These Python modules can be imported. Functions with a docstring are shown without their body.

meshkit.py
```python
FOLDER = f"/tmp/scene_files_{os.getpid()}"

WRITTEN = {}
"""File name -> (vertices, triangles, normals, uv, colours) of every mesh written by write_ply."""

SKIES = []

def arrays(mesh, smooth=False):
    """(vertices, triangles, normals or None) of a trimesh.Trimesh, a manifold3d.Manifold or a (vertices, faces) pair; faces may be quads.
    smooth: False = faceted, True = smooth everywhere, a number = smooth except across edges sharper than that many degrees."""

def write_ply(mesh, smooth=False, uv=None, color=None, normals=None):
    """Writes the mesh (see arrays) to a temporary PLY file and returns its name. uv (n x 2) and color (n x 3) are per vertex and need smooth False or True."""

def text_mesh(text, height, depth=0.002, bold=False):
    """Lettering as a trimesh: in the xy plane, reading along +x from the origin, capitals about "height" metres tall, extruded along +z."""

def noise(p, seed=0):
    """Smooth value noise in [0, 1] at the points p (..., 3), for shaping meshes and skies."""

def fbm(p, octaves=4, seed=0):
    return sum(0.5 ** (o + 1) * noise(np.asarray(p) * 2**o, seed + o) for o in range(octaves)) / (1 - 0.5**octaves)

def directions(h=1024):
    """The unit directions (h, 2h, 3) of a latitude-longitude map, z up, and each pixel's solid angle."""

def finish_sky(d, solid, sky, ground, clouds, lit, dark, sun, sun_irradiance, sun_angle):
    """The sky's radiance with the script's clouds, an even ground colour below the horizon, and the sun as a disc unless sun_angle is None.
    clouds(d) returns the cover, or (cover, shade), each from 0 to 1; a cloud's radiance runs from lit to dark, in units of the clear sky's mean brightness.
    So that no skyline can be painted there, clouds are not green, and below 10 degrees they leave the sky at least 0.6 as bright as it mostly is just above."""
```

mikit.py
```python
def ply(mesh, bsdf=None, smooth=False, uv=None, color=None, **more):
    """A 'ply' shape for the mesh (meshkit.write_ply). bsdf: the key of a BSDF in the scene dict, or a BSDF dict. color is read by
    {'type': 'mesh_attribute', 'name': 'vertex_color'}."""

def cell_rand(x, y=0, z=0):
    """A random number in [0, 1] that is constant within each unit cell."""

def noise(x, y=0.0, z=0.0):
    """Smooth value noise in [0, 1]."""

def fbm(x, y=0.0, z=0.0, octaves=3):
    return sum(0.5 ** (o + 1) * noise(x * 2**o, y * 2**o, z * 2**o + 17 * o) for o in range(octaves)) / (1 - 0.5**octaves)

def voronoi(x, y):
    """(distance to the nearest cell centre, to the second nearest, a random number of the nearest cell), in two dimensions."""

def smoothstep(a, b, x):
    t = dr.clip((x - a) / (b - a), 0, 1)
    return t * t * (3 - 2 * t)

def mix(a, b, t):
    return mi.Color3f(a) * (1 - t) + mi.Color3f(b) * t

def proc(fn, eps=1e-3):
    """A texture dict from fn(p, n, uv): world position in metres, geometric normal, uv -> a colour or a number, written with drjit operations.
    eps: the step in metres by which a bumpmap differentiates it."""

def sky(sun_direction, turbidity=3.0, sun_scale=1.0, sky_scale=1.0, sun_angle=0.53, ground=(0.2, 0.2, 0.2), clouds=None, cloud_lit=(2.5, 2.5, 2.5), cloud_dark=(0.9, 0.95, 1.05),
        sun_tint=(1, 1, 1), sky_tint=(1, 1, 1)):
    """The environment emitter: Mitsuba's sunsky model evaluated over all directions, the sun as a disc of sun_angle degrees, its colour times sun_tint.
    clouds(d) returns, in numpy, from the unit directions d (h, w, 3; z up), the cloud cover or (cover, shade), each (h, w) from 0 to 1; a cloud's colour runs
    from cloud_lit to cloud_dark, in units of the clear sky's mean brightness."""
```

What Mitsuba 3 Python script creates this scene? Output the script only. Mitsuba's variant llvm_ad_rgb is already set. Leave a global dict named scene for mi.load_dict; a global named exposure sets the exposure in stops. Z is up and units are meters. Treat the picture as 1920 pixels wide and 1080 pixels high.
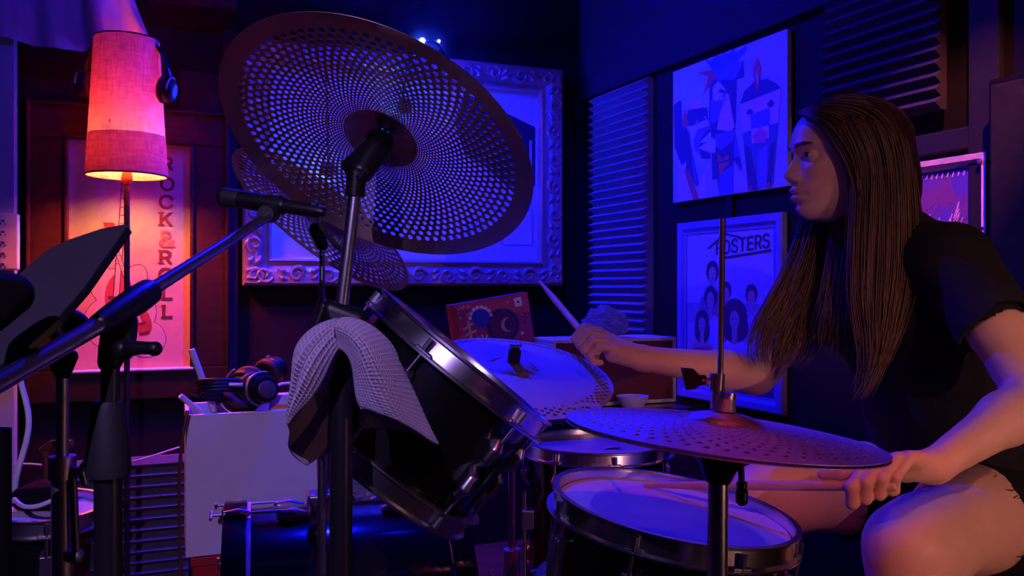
import math, random
import numpy as np, trimesh, mitsuba as mi, mikit, meshkit
import manifold3d as m3
from scipy.interpolate import PchipInterpolator, CubicSpline
from shapely.geometry import Polygon, LineString, Point
from shapely import affinity
import drjit as dr

random.seed(7); RNG = np.random.default_rng(7)
T = mi.ScalarTransform4f
F = 1600.0; CAMZ = 1.0
scene, labels = {}, {}
exposure = 0.0

# ------------------------------------------------------------------ camera and light
scene['camera'] = {'type': 'perspective', 'fov': 2 * math.degrees(math.atan(960 / F)), 'fov_axis': 'x', 'near_clip': 0.05, 'far_clip': 60.0,
                   'to_world': T().look_at(origin=[0, 0, CAMZ], target=[0, 1, CAMZ], up=[0, 0, 1])}
BLUE = np.array([0.003, 0.005, 1.0])
L_PAR, L_PICT, L_LED, L_BULB, L_WARM, L_MAUVE = 13.5, 560.0, 1700.0, 1500.0, 2.6, 9.0
L_SIDE, SIDE, SIDE_POS = 45.0, np.array([1.0, 0.42, 0.36]), np.array([1.12, 0.30, 0.63])
WARM = np.array([1.0, 0.43, 0.42]); MAUVE = np.array([0.50, 0.32, 1.0]); BULB = np.array([1.0, 0.095, 0.018])
PAR_POS, PAR_AIM = np.array([-0.45, 2.50, 2.33]), np.array([0.30, 1.9, 0.8])
PAR2_POS, PAR2_AIM = np.array([-0.10, 2.30, 2.36]), np.array([-0.40, 3.17, 1.05])
WARM_POS, WARM_AIM = np.array([0.80, -0.70, 2.10]), np.array([0.90, 1.55, 0.88])
MAUVE_POS, MAUVE_AIM = np.array([-0.30, -0.90, 2.00]), np.array([-0.72, 1.90, 0.36])

# ------------------------------------------------------------------ helpers
def V(*a): return np.array(a, float)
def nrm(v): v = np.asarray(v, float); return v / np.linalg.norm(v)
def P(u, v, Y): return V((u - 960) / F * Y, Y, CAMZ - (v - 540) / F * Y)
def rgb(c): return {'type': 'rgb', 'value': [float(x) for x in c]}
def lin(r, g, b): return [((x / 255 + .055) / 1.055) ** 2.4 if x > 10 else x / 255 / 12.92 for x in (r, g, b)]

def add(key, mesh, mat, smooth=30, **lab):
    k, n = key, 0
    while k in scene:
        n += 1; k = '%s_%03d' % (key, n)
    scene[k] = mesh if isinstance(mesh, dict) else mikit.ply(mesh, mat, smooth)
    if lab: labels[k] = lab
    return k
def thing(name, label, cat, group=None, **more):
    k, n = name, 0
    while k in labels or k in scene or any(x.startswith(k + '__') for x in scene):
        n += 1; k = '%s_%03d' % (name, n)
    labels[k] = {'label': label, 'category': cat, **more}
    if group: labels[k]['group'] = group
    return k
def cat_(*ms): return trimesh.util.concatenate([m for m in ms if m is not None])
def basis(n, hint=(0, 0, 1)):
    n = nrm(n); h = np.asarray(hint, float)
    if abs(n @ nrm(h)) > .98: h = V(1, 0, 0)
    a = nrm(np.cross(h, n)); b = np.cross(n, a)
    return a, b, n
def mat4(a, b, c, o):
    M = np.eye(4); M[:3, 0], M[:3, 1], M[:3, 2], M[:3, 3] = a, b, c, o
    return M
def shift(M, x, y, z): M = M.copy(); M[:3, 3] = M[:3, 3] + M[:3, 0] * x + M[:3, 1] * y + M[:3, 2] * z; return M
def put(mesh, M): m = mesh.copy(); m.apply_transform(M); return m
def tube(pts, r, sides=12, cap=True):
    p = np.asarray(pts, float); n = len(p); r = np.broadcast_to(r, (n,))
    t = np.gradient(p, axis=0); t /= np.linalg.norm(t, axis=1, keepdims=True) + 1e-12
    a = np.zeros_like(p); ref = V(0, 0, 1) if abs(t[0, 2]) < .9 else V(1, 0, 0)
    a[0] = nrm(np.cross(t[0], ref))
    for i in range(1, n):
        x = a[i - 1] - t[i] * (a[i - 1] @ t[i]); a[i] = nrm(x)
    b = np.cross(t, a); ang = np.arange(sides) * 2 * np.pi / sides
    v = p[:, None] + r[:, None, None] * (np.cos(ang)[None, :, None] * a[:, None] + np.sin(ang)[None, :, None] * b[:, None])
    i, j = np.meshgrid(np.arange(n - 1), np.arange(sides), indexing='ij'); j2 = (j + 1) % sides
    q = np.stack([i * sides + j, i * sides + j2, (i + 1) * sides + j2, (i + 1) * sides + j], -1).reshape(-1, 4)
    f = np.vstack([q[:, [0, 1, 2]], q[:, [0, 2, 3]]]); v = v.reshape(-1, 3)
    if cap:
        k = len(v); v = np.vstack([v, p[0], p[-1]]); j = np.arange(sides); j2 = (j + 1) % sides; e = (n - 1) * sides
        f = np.vstack([f, np.stack([j2, j, j * 0 + k], 1), np.stack([e + j, e + j2, j * 0 + k + 1], 1)])
    return trimesh.Trimesh(v, f, process=False)
def cyl(p0, p1, r0, r1=None, sides=24): return tube([p0, p1], [r0, r0 if r1 is None else r1], sides)
def curve(pts, n=24):
    p = np.asarray(pts, float); s = np.r_[0, np.cumsum(np.linalg.norm(np.diff(p, axis=0), axis=1))]
    return CubicSpline(s, p)(np.linspace(0, s[-1], n))
def lathe(prof, n=48, closed=False):
    """prof: (r, z) pairs going up the outside; revolved about z."""
    p = np.asarray(prof, float); m = len(p); a = np.arange(n) * 2 * np.pi / n
    v = np.stack([p[None, :, 0] * np.cos(a)[:, None], p[None, :, 0] * np.sin(a)[:, None], np.broadcast_to(p[:, 1], (n, m))], -1).reshape(-1, 3)
    k = m if closed else m - 1
    i, j = np.meshgrid(np.arange(n), np.arange(k), indexing='ij'); i2, j2 = (i + 1) % n, (j + 1) % m
    q = np.stack([i * m + j, i2 * m + j, i2 * m + j2, i * m + j2], -1).reshape(-1, 4)
    f = np.vstack([q[:, [0, 1, 2]], q[:, [0, 2, 3]]])
    t = trimesh.Trimesh(v, f, process=True, merge_tex=True); t.update_faces(t.nondegenerate_faces()); return t
def rbox(x, y, z, r=.003, seg=2):
    """box of full size x, y, z about the origin with rounded edges"""
    r = min(r, .49 * min(x, y, z))
    s = trimesh.creation.icosphere(seg if seg < 3 else 2, r) if seg > 1 else trimesh.creation.icosphere(1, r)
    pts = np.vstack([s.vertices + V(i * (x / 2 - r), j * (y / 2 - r), k * (z / 2 - r)) for i in (-1, 1) for j in (-1, 1) for k in (-1, 1)])
    return trimesh.convex.convex_hull(pts)
def hull(*balls):
    return trimesh.convex.convex_hull(np.vstack([trimesh.creation.icosphere(2, r).vertices + np.asarray(c) for c, r in balls]))
def ball(c, r, s=2): m = trimesh.creation.icosphere(s, r); m.apply_translation(c); return m
def extrude(poly, h, M=None):
    g = [trimesh.creation.extrude_polygon(p, h, engine='earcut') for p in getattr(poly, 'geoms', [poly]) if p.area > 1e-9]
    m = cat_(*g)
    return put(m, M) if M is not None else m
def art(items, M, step=.0003):
    """Flat print: (polygon or mesh, colour) layers in a local plane (x right, y up, z out), one mesh with colours at its vertices."""
    vs, fs, cs, at = [], [], [], 0; step = min(step, .0032 / len(items))
    for i, (g, c) in enumerate(items):
        if not isinstance(g, trimesh.Trimesh):
            if not isinstance(g, Polygon) and not hasattr(g, 'geoms'): g = Polygon(g)
            if not g.is_valid: g = g.buffer(0)
            if g.area < 1e-9: continue
            g = extrude(g, step * .8)
        v = np.array(g.vertices); v[:, 2] = np.where(v[:, 2] > v[:, 2].mean(), step * (i + 1), step * i * .5)
        vs.append(v); fs.append(g.faces + at); cs.append(np.tile(c, (len(v), 1))); at += len(v)
    v = np.vstack(vs) @ M[:3, :3].T + M[:3, 3]
    return mikit.ply((v, np.vstack(fs)), 'print_ink', False, color=np.vstack(cs))
def ell(cx, cy, rx, ry=None, rot=0): return affinity.translate(affinity.rotate(affinity.scale(Point(0, 0).buffer(1, 12), rx, ry or rx), rot, origin=(0, 0)), cx, cy)
def rect(x0, y0, x1, y1): return Polygon([(x0, y0), (x1, y0), (x1, y1), (x0, y1)])
def line(pts, w): return LineString(pts).buffer(w / 2, 4)

# ------------------------------------------------------------------ materials
def mat(name, d): scene[name] = d
def two(d): return {'type': 'twosided', 'bsdf': d}
def plain(name, c, rough=.6, spec=.4, **k): mat(name, two({'type': 'principled', 'base_color': c if isinstance(c, dict) else rgb(c), 'roughness': rough, 'specular': spec, **k}))
def metal(name, c, a): mat(name, two({'type': 'roughconductor', 'material': 'none', 'specular_reflectance': rgb(c), 'alpha': a, 'distribution': 'ggx'}))
def wallpaint(p, n, uv):
    k = mikit.fbm(p.x * 6, p.y * 6, p.z * 6, 3)
    return mikit.mix([.007, .006, .010], [.013, .012, .018], k)
plain('wall_paint', mikit.proc(wallpaint), .75, .08)
plain('soffit_paint', [.018, .018, .028], .8, .08)
plain('desk_paint', [.045, .04, .05], .5, .4)
plain('floor_paint', mikit.proc(lambda p, n, uv: mikit.mix([.03, .02, .02], [.06, .045, .04], mikit.fbm(p.x * 3, p.y * 30, 0, 3))), .5, .4)
def woodfn(p, n, uv):
    g = mikit.fbm(p.x * 9, p.y * 9, p.z * 70, 3)
    return mikit.mix([.010, .005, .005], [.028, .012, .010], g)
plain('dark_wood', mikit.proc(woodfn), .5, .2)
plain('black_lacquer', [.005, .005, .006], .12, .35, clearcoat=.5, clearcoat_gloss=.97)
plain('black_plastic', [.007, .007, .008], .38, .4)
plain('black_matte', [.005, .005, .006], .8, .08)
plain('black_rubber', [.018, .018, .021], .6, .4)
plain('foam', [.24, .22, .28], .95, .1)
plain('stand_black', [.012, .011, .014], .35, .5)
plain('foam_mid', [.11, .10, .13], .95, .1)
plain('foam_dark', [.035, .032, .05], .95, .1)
plain('white_plastic', [.72, .70, .72], .35, .5)
plain('white_satin', mikit.proc(lambda p, n, uv: mikit.mix([.70, .69, .70], [.78, .77, .78], mikit.fbm(p.x * 4, p.y * 4, p.z * 4, 2))), .4, .5)
plain('white_edge', [.75, .72, .70], .5, .3)
plain('maroon', [.16, .03, .04], .6, .3)
plain('red_plastic', [.45, .02, .02], .4, .5)
plain('orange_plastic', [.95, .35, .04], .4, .5)
plain('coated_head', mikit.proc(lambda p, n, uv: mikit.mix([.52, .48, .52], [.62, .58, .62], mikit.fbm(p.x * 25, p.y * 25, p.z * 25, 3))), .6, .3)
mat('clear_film', {'type': 'principledthin', 'base_color': rgb([.55, .55, .6]), 'roughness': .25, 'spec_trans': .35, 'diff_trans': .9, 'eta': 1.4})
plain('drum_head_film', [.42, .42, .46], .22, .6)
metal('chrome', [.80, .80, .82], .07)
metal('chrome_satin', [.62, .60, .62], .2)
metal('dark_metal', [.25, .24, .26], .25)
def bronze(name, c, au, av): mat(name, two({'type': 'roughconductor', 'material': 'none', 'specular_reflectance': rgb(c), 'alpha_u': au, 'alpha_v': av, 'distribution': 'ggx'}))
bronze('bronze', [.62, .50, .38], .10, .38)
bronze('cymbal_steel', [.72, .68, .66], .30, .50)
bronze('ride_steel', [.70, .66, .68], .50, .60)
plain('gilt', [.52, .40, .34], .34, .5, metallic=.55)
plain('print_ink', {'type': 'mesh_attribute', 'name': 'vertex_color'}, .5, .3)
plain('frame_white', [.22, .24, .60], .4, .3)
plain('frame_pale_wood', [.75, .55, .5], .5, .4)
plain('skin', {'type': 'mesh_attribute', 'name': 'vertex_color'}, .48, .38)
plain('hair_brown', {'type': 'mesh_attribute', 'name': 'vertex_color'}, .42, .45)
plain('cloth_black', mikit.proc(lambda p, n, uv: mikit.mix([.012, .012, .015], [.022, .021, .026], mikit.fbm(p.x * 60, p.y * 60, p.z * 60, 2))), .9, .15)
plain('cloth_shorts', [.012, .012, .016], .9, .15)
def hickory(p, n, uv): return mikit.mix([.62, .42, .22], [.75, .55, .33], mikit.fbm(p.x * 20, p.y * 20, p.z * 160, 2))
plain('hickory', mikit.proc(hickory), .45, .4)
def waffle(p, n, uv):
    a, b = dr.sin(uv.x * 2 * math.pi), dr.sin(uv.y * 2 * math.pi)
    return dr.maximum(a, 0) * .5 + dr.maximum(b, 0) * .5
def waffle_c(p, n, uv):
    a, b = dr.sin(uv.x * 2 * math.pi), dr.sin(uv.y * 2 * math.pi)
    return mikit.mix([.32, .27, .36], [.62, .53, .66], mikit.smoothstep(-.5, .8, dr.maximum(a, b)))
mat('towel_cloth', two({'type': 'bumpmap', 'arbitrary': {'type': 'proc', **{k: v for k, v in mikit.proc(waffle, 8e-4).items() if k != 'type'}}, 'scale': .0035,
                        'bsdf': {'type': 'principled', 'base_color': mikit.proc(waffle_c), 'roughness': .95, 'specular': .1, 'sheen': .3}}))
def linen(p, n, uv):
    a = mikit.noise(uv.x * 260, uv.y * 40) * .5 + mikit.noise(uv.x * 40, uv.y * 200) * .5
    return mikit.mix([.42, .10, .20], [.80, .26, .40], a)
mat('shade_linen', {'type': 'principledthin', 'base_color': mikit.proc(linen), 'roughness': .9, 'diff_trans': .17, 'spec_trans': 0.0, 'eta': 1.3})
mat('shade_band', {'type': 'principledthin', 'base_color': mikit.proc(lambda p, n, uv: linen(p, n, uv) * .55), 'roughness': .9, 'diff_trans': .035, 'spec_trans': 0.0, 'eta': 1.3})
plain('lamp_metal', [.20, .08, .04], .4, .5, metallic=.6)
plain('drape', mikit.proc(lambda p, n, uv: mikit.mix([.42, .34, .40], [.55, .46, .5], mikit.noise(p.x * 90, p.y * 90, p.z * 12))), .9, .2)
plain('teal_paint', [.30, .50, .48], .5, .4)
plain('cardboard', [.30, .14, .10], .6, .3)
plain('eye_white', [.7, .66, .66], .15, .5)
plain('eye_iris', [.03, .02, .02], .1, .6)
def emit(c, L, w=1.0): return {'type': 'area', 'radiance': rgb(np.asarray(c) * L), 'sampling_weight': w}

# ------------------------------------------------------------------ the room
B0, BD = V(-.947, 3.0, 0), nrm(V(.929, .37, 0)); BN = V(BD[1], -BD[0], 0)
CORNER = V(.305, 3.499, 0); RD = nrm(V(.4311, -.9023, 0)); RN = V(-.9023, -.4311, 0)
H = 2.5
def ray_plane(u, v, o, n):
    d = V((u - 960) / F, 1, -(v - 540) / F); c = V(0, 0, CAMZ)
    return c + d * (((o - c) @ n) / (d @ n))
def wallB(u, v, off=0.): return ray_plane(u, v, B0 + BN * off, BN)
def wallR(u, v, off=0.): return ray_plane(u, v, CORNER + RN * off, RN)
def MB(o): return mat4(BD, V(0, 0, 1), BN, o)
def MR(o): return mat4(RD, V(0, 0, 1), RN, o)
def slab(p0, d, n, length, z0, z1, th, key, m, **lab):
    """upright slab whose front face runs from p0 along d; it stands behind that face"""
    b = trimesh.creation.box([length, z1 - z0, th])
    b.apply_translation([length / 2, (z0 + z1) / 2, -th / 2])
    return add(key, put(b, mat4(d, V(0, 0, 1), n, V(p0[0], p0[1], 0))), m, False, **lab)
slab(B0 - BD * 1.6, BD, BN, 1.6 + np.linalg.norm(CORNER - B0), 0, H, .08, 'wall_back', 'wall_paint', kind='structure')
slab(CORNER, RD, RN, 5.0, 0, H, .08, 'wall_right', 'wall_paint', kind='structure')
LW = B0 - BD * 1.32
slab(LW, -RD * 0 + V(BN[0], BN[1], 0), V(BD[0], BD[1], 0), 5.0, 0, H, .08, 'wall_left', 'wall_paint', kind='structure')
fl = trimesh.creation.box([9, 9, .1]); fl.apply_translation([0, 1.5, -.05]); add('floor', fl, 'floor_paint', False, kind='structure')
ce = trimesh.creation.box([9, 9, .1]); ce.apply_translation([0, 1.5, H + .05]); add('ceiling', ce, 'wall_paint', False, kind='structure')
# soffit running along the right wall, above the slanted line
sz = wallR(1225, 141)[2]
sf = trimesh.creation.box([4.6, H - sz, .03]); sf.apply_translation([2.3, (H + sz) / 2, .015])
add('trim_1', put(sf, MR(CORNER)), 'soffit_paint', False, kind='structure')

# blue stage lamp on the ceiling
def spot_lamp(pos, aim, c, L, cut, beam, label, name='spot_lamp', wt=2.0):
    k = thing(name, label, 'lamp')
    n = nrm(aim - pos); a, b, n = basis(n); M = mat4(a, b, n, pos)
    add(k + '__housing', put(lathe([(0, -.15), (.04, -.15), (.055, -.12), (.055, .01), (.052, .01), (.052, -.012), (0, -.012)]), M), 'black_matte')
    add(k + '__bracket', cyl(pos - n * .07, V(*(pos - n * .07)[:2], H), .010), 'black_matte')
    d = lathe([(0, -.004), (.045, -.004)], 32); d.apply_transform(M)
    if d.face_normals[0] @ n < 0: d.invert()
    s = mikit.ply(d, 'black_matte'); s['emitter'] = emit(c, L * 4, .04); scene[k + '__lens'] = s
    scene[k + '_beam'] = {'type': 'spot', 'intensity': rgb(c * L), 'sampling_weight': wt, 'cutoff_angle': cut, 'beam_width': beam, 'to_world': T().look_at(origin=list(pos + n * .012), target=list(aim), up=[0, 0, 1])}
spot_lamp(PAR_POS, PAR_AIM, BLUE, L_PAR, 80, 44, 'black can lamp on the ceiling throwing blue light over the drums', 'stage_lamp', 3.0)
spot_lamp(PAR2_POS, PAR2_AIM, BLUE, L_PAR * .8, 36, 24, 'black can lamp on the ceiling throwing blue light at the gilt frame', 'stage_lamp')
spot_lamp(np.array([-.55, 1.55, 2.36]), np.array([-1.42, 2.65, 1.95]), BLUE, 2.2, 34, 20, 'black can lamp on the ceiling throwing blue light at the hanging cloth', 'stage_lamp', 1.0)
spot_lamp(np.array([.62, .85, 2.30]), np.array([.985, 2.0, 1.25]), np.array([1., .20, .17]), 15.0, 10, 6, 'small red spot lamp on the ceiling aimed at the framed violet poster', wt=1.0)
spot_lamp(np.array([.52, -.62, 2.20]), np.array([.30, 1.32, .66]), np.array([1., .05, .16]), 3.4, 9.5, 7, 'red-pink spot lamp on the ceiling aimed at the snare drum', wt=1.5)
spot_lamp(WARM_POS, WARM_AIM, WARM, L_WARM, 19, 8, 'warm pinkish spot lamp on the ceiling behind the camera')
def side_lamp():
    k = thing('side_lamp', 'warm bare-bulb lamp on a thin stand to the right of the camera', 'lamp')
    s = mikit.ply(ball(SIDE_POS, .04, 3), 'white_plastic', True); s['emitter'] = emit(SIDE, L_SIDE, 2.0); scene[k + '__bulb'] = s
    b = V(SIDE_POS[0], SIDE_POS[1], 0)
    add(k + '__socket', cyl(SIDE_POS + V(0, 0, -.075), SIDE_POS + V(0, 0, -.037), .018), 'lamp_metal')
    add(k + '__pole', cyl(b + V(0, 0, .02), SIDE_POS + V(0, 0, -.07), .008), 'black_matte'); add(k + '__base', put(lathe([(0, 0), (.1, 0), (.1, .012), (.02, .025), (0, .025)], 32), trimesh.transformations.translation_matrix(b)), 'black_matte')
side_lamp()
spot_lamp(SIDE_POS + V(-.02, .02, .14), V(.78, 1.45, .70), SIDE, .95, 22, 14, 'warm clip-on spot lamp above the bare bulb to the right of the camera', wt=1.0)
spot_lamp(MAUVE_POS, MAUVE_AIM, MAUVE, L_MAUVE, 20, 10, 'violet spot lamp on the ceiling behind the camera')

# ------------------------------------------------------------------ acoustic foam
def foam(name, M, w, h, pitch, depth, label, m='foam', back=.02):
    k = thing(name, label, 'acoustic foam', 'acoustic foam panels')
    n = max(2, int(round(h / pitch))); y = []; z = []
    for i in range(n):
        y += [i * h / n, (i + .18) * h / n, (i + .5) * h / n, (i + .82) * h / n]; z += [back, back + depth * .25, back + depth, back + depth * .25]
    y += [h]; z += [back]
    p = Polygon(list(zip(z, y)) + [(0, h), (0, 0)])
    m_ = trimesh.creation.extrude_polygon(p, w, engine='earcut')          # profile in xy = (out, up), extruded along z = width
    R = np.eye(4); R[:3, :3] = np.array([[0, 0, 1], [0, 1, 0], [1, 0, 0]]); m_.apply_transform(R)
    if m_.volume < 0: m_.invert()
    add(k, put(m_, M), m, 20); return k
def foamR(u0, u1, vt, vb, **kw):
    a, b = wallR(u0, 540), wallR(u1, 540); t = wallR(u1, vt)[2]; bt = wallR(u1, vb)[2]
    foam('acoustic_foam_panel', MR(V(a[0], a[1], bt) + RN * .001), np.linalg.norm(b - a), t - bt, **kw)
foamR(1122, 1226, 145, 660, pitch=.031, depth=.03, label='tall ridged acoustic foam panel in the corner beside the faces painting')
a = wallR(1560, 0, .03)
b = wallR(1765, 0, .03)
zt, zb = H - .02, wallR(1765, 208, .03)[2]
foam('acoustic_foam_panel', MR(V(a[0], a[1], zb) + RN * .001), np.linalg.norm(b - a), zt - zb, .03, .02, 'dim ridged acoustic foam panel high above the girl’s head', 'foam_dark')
a, b = wallB(120, 860), wallB(352, 860)
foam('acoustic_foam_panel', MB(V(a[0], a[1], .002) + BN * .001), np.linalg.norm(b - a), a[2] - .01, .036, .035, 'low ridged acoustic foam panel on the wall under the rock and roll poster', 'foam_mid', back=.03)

# dark posts and panels of the right wall
def wall_board(name, label, cat, M, w, h, th, m, bevel=.004):
    k = thing(name, label, cat)
    bb = rbox(w, h, th, bevel, 1); bb.apply_translation([w / 2, h / 2, th / 2 + .001]); add(k, put(bb, M), m, 25); return k
p = wallR(1366, 388); z_a, z_b = wallR(1366, 411)[2], wallR(1366, 362)[2]
wall_board('wall_batten', 'short bluish batten between the two pictures on the right wall', 'batten', MR(V(p[0], p[1], z_a - .01)), .03, z_b - z_a + .01, .012, 'soffit_paint')
p = wallR(1826, 300)
wall_board('wall_post', 'bluish upright post above the corner of the pink framed poster', 'post', MR(V(p[0], p[1], 0)), .075, sz - .01, .02, 'soffit_paint')
p = wallR(1720, 330)
wall_board('wall_ledge_board', 'bluish flat board on the wall above the pink framed poster', 'board', MR(V(p[0], p[1], wallR(1720, 296)[2])), .15, .05, .02, 'soffit_paint')
# black loudspeaker at the right edge, and a screen above the girl
p = wallR(1858, 540, .09) - RN * .07
k = thing('loudspeaker', 'tall black loudspeaker on the wall at the right edge, beside the pink framed poster', 'loudspeaker')
ML = MR(V(p[0], p[1], .84))
c_ = rbox(.17, .60, .08, .006, 1); c_.apply_translation([.085, .30, .04]); add(k + '__cabinet', put(c_, ML), 'black_matte', 25)
g_ = rbox(.15, .57, .008, .003, 1); g_.apply_translation([.085, .30, .083]); add(k + '__grille', put(g_, ML), 'cloth_black', 25)
c_ = trimesh.creation.box([.08, .10, .019]); c_.apply_translation([.085, .30, -.0097]); add(k + '__bracket', put(c_, ML), 'black_matte', False)
# ------------------------------------------------------------------ pictures
def frame_rails(k, M, w, h, rw, th, m, name='rail'):
    """mitred rails; M: lower left corner of the outside, local x right, y up, z out"""
    prof = [(0, 0), (0, th * .8), (rw * .1, th), (rw * .55, th * .95), (rw * .8, th * .6), (rw, th * .55), (rw, 0)]
    out = []
    for side in range(4):
        L = w if side % 2 == 0 else h
        vs, n = [], len(prof)
        for x in (0, 1):
            for (d, z) in prof: vs.append((d if x == 0 else L - d, d, z))
        vs = np.array(vs, float); f = []
        for i in range(n):
            j = (i + 1) % n; f += [[i, j, n + j], [i, n + j, n + i]]
        for i in range(1, n - 1): f += [[0, i + 1, i], [n, n + i, n + i + 1]]
        mm = trimesh.Trimesh(vs, f, process=False)
        R = trimesh.transformations.rotation_matrix([0, math.pi / 2, math.pi, 3 * math.pi / 2][side], [0, 0, 1])
        off = [(0, 0), (w, 0), (w, h), (0, h)][side]
        R[:2, 3] = off; mm.apply_transform(R); mm.fix_normals()
        out.append(add(k + '__' + name, put(mm, M), m, 25))
    return out

def picture_box(M, w, h, th, key, m='white_edge'):
    b = trimesh.creation.box([w, h, th]); b.apply_translation([w / 2, h / 2, th / 2]); add(key, put(b, M), m, False)

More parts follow.
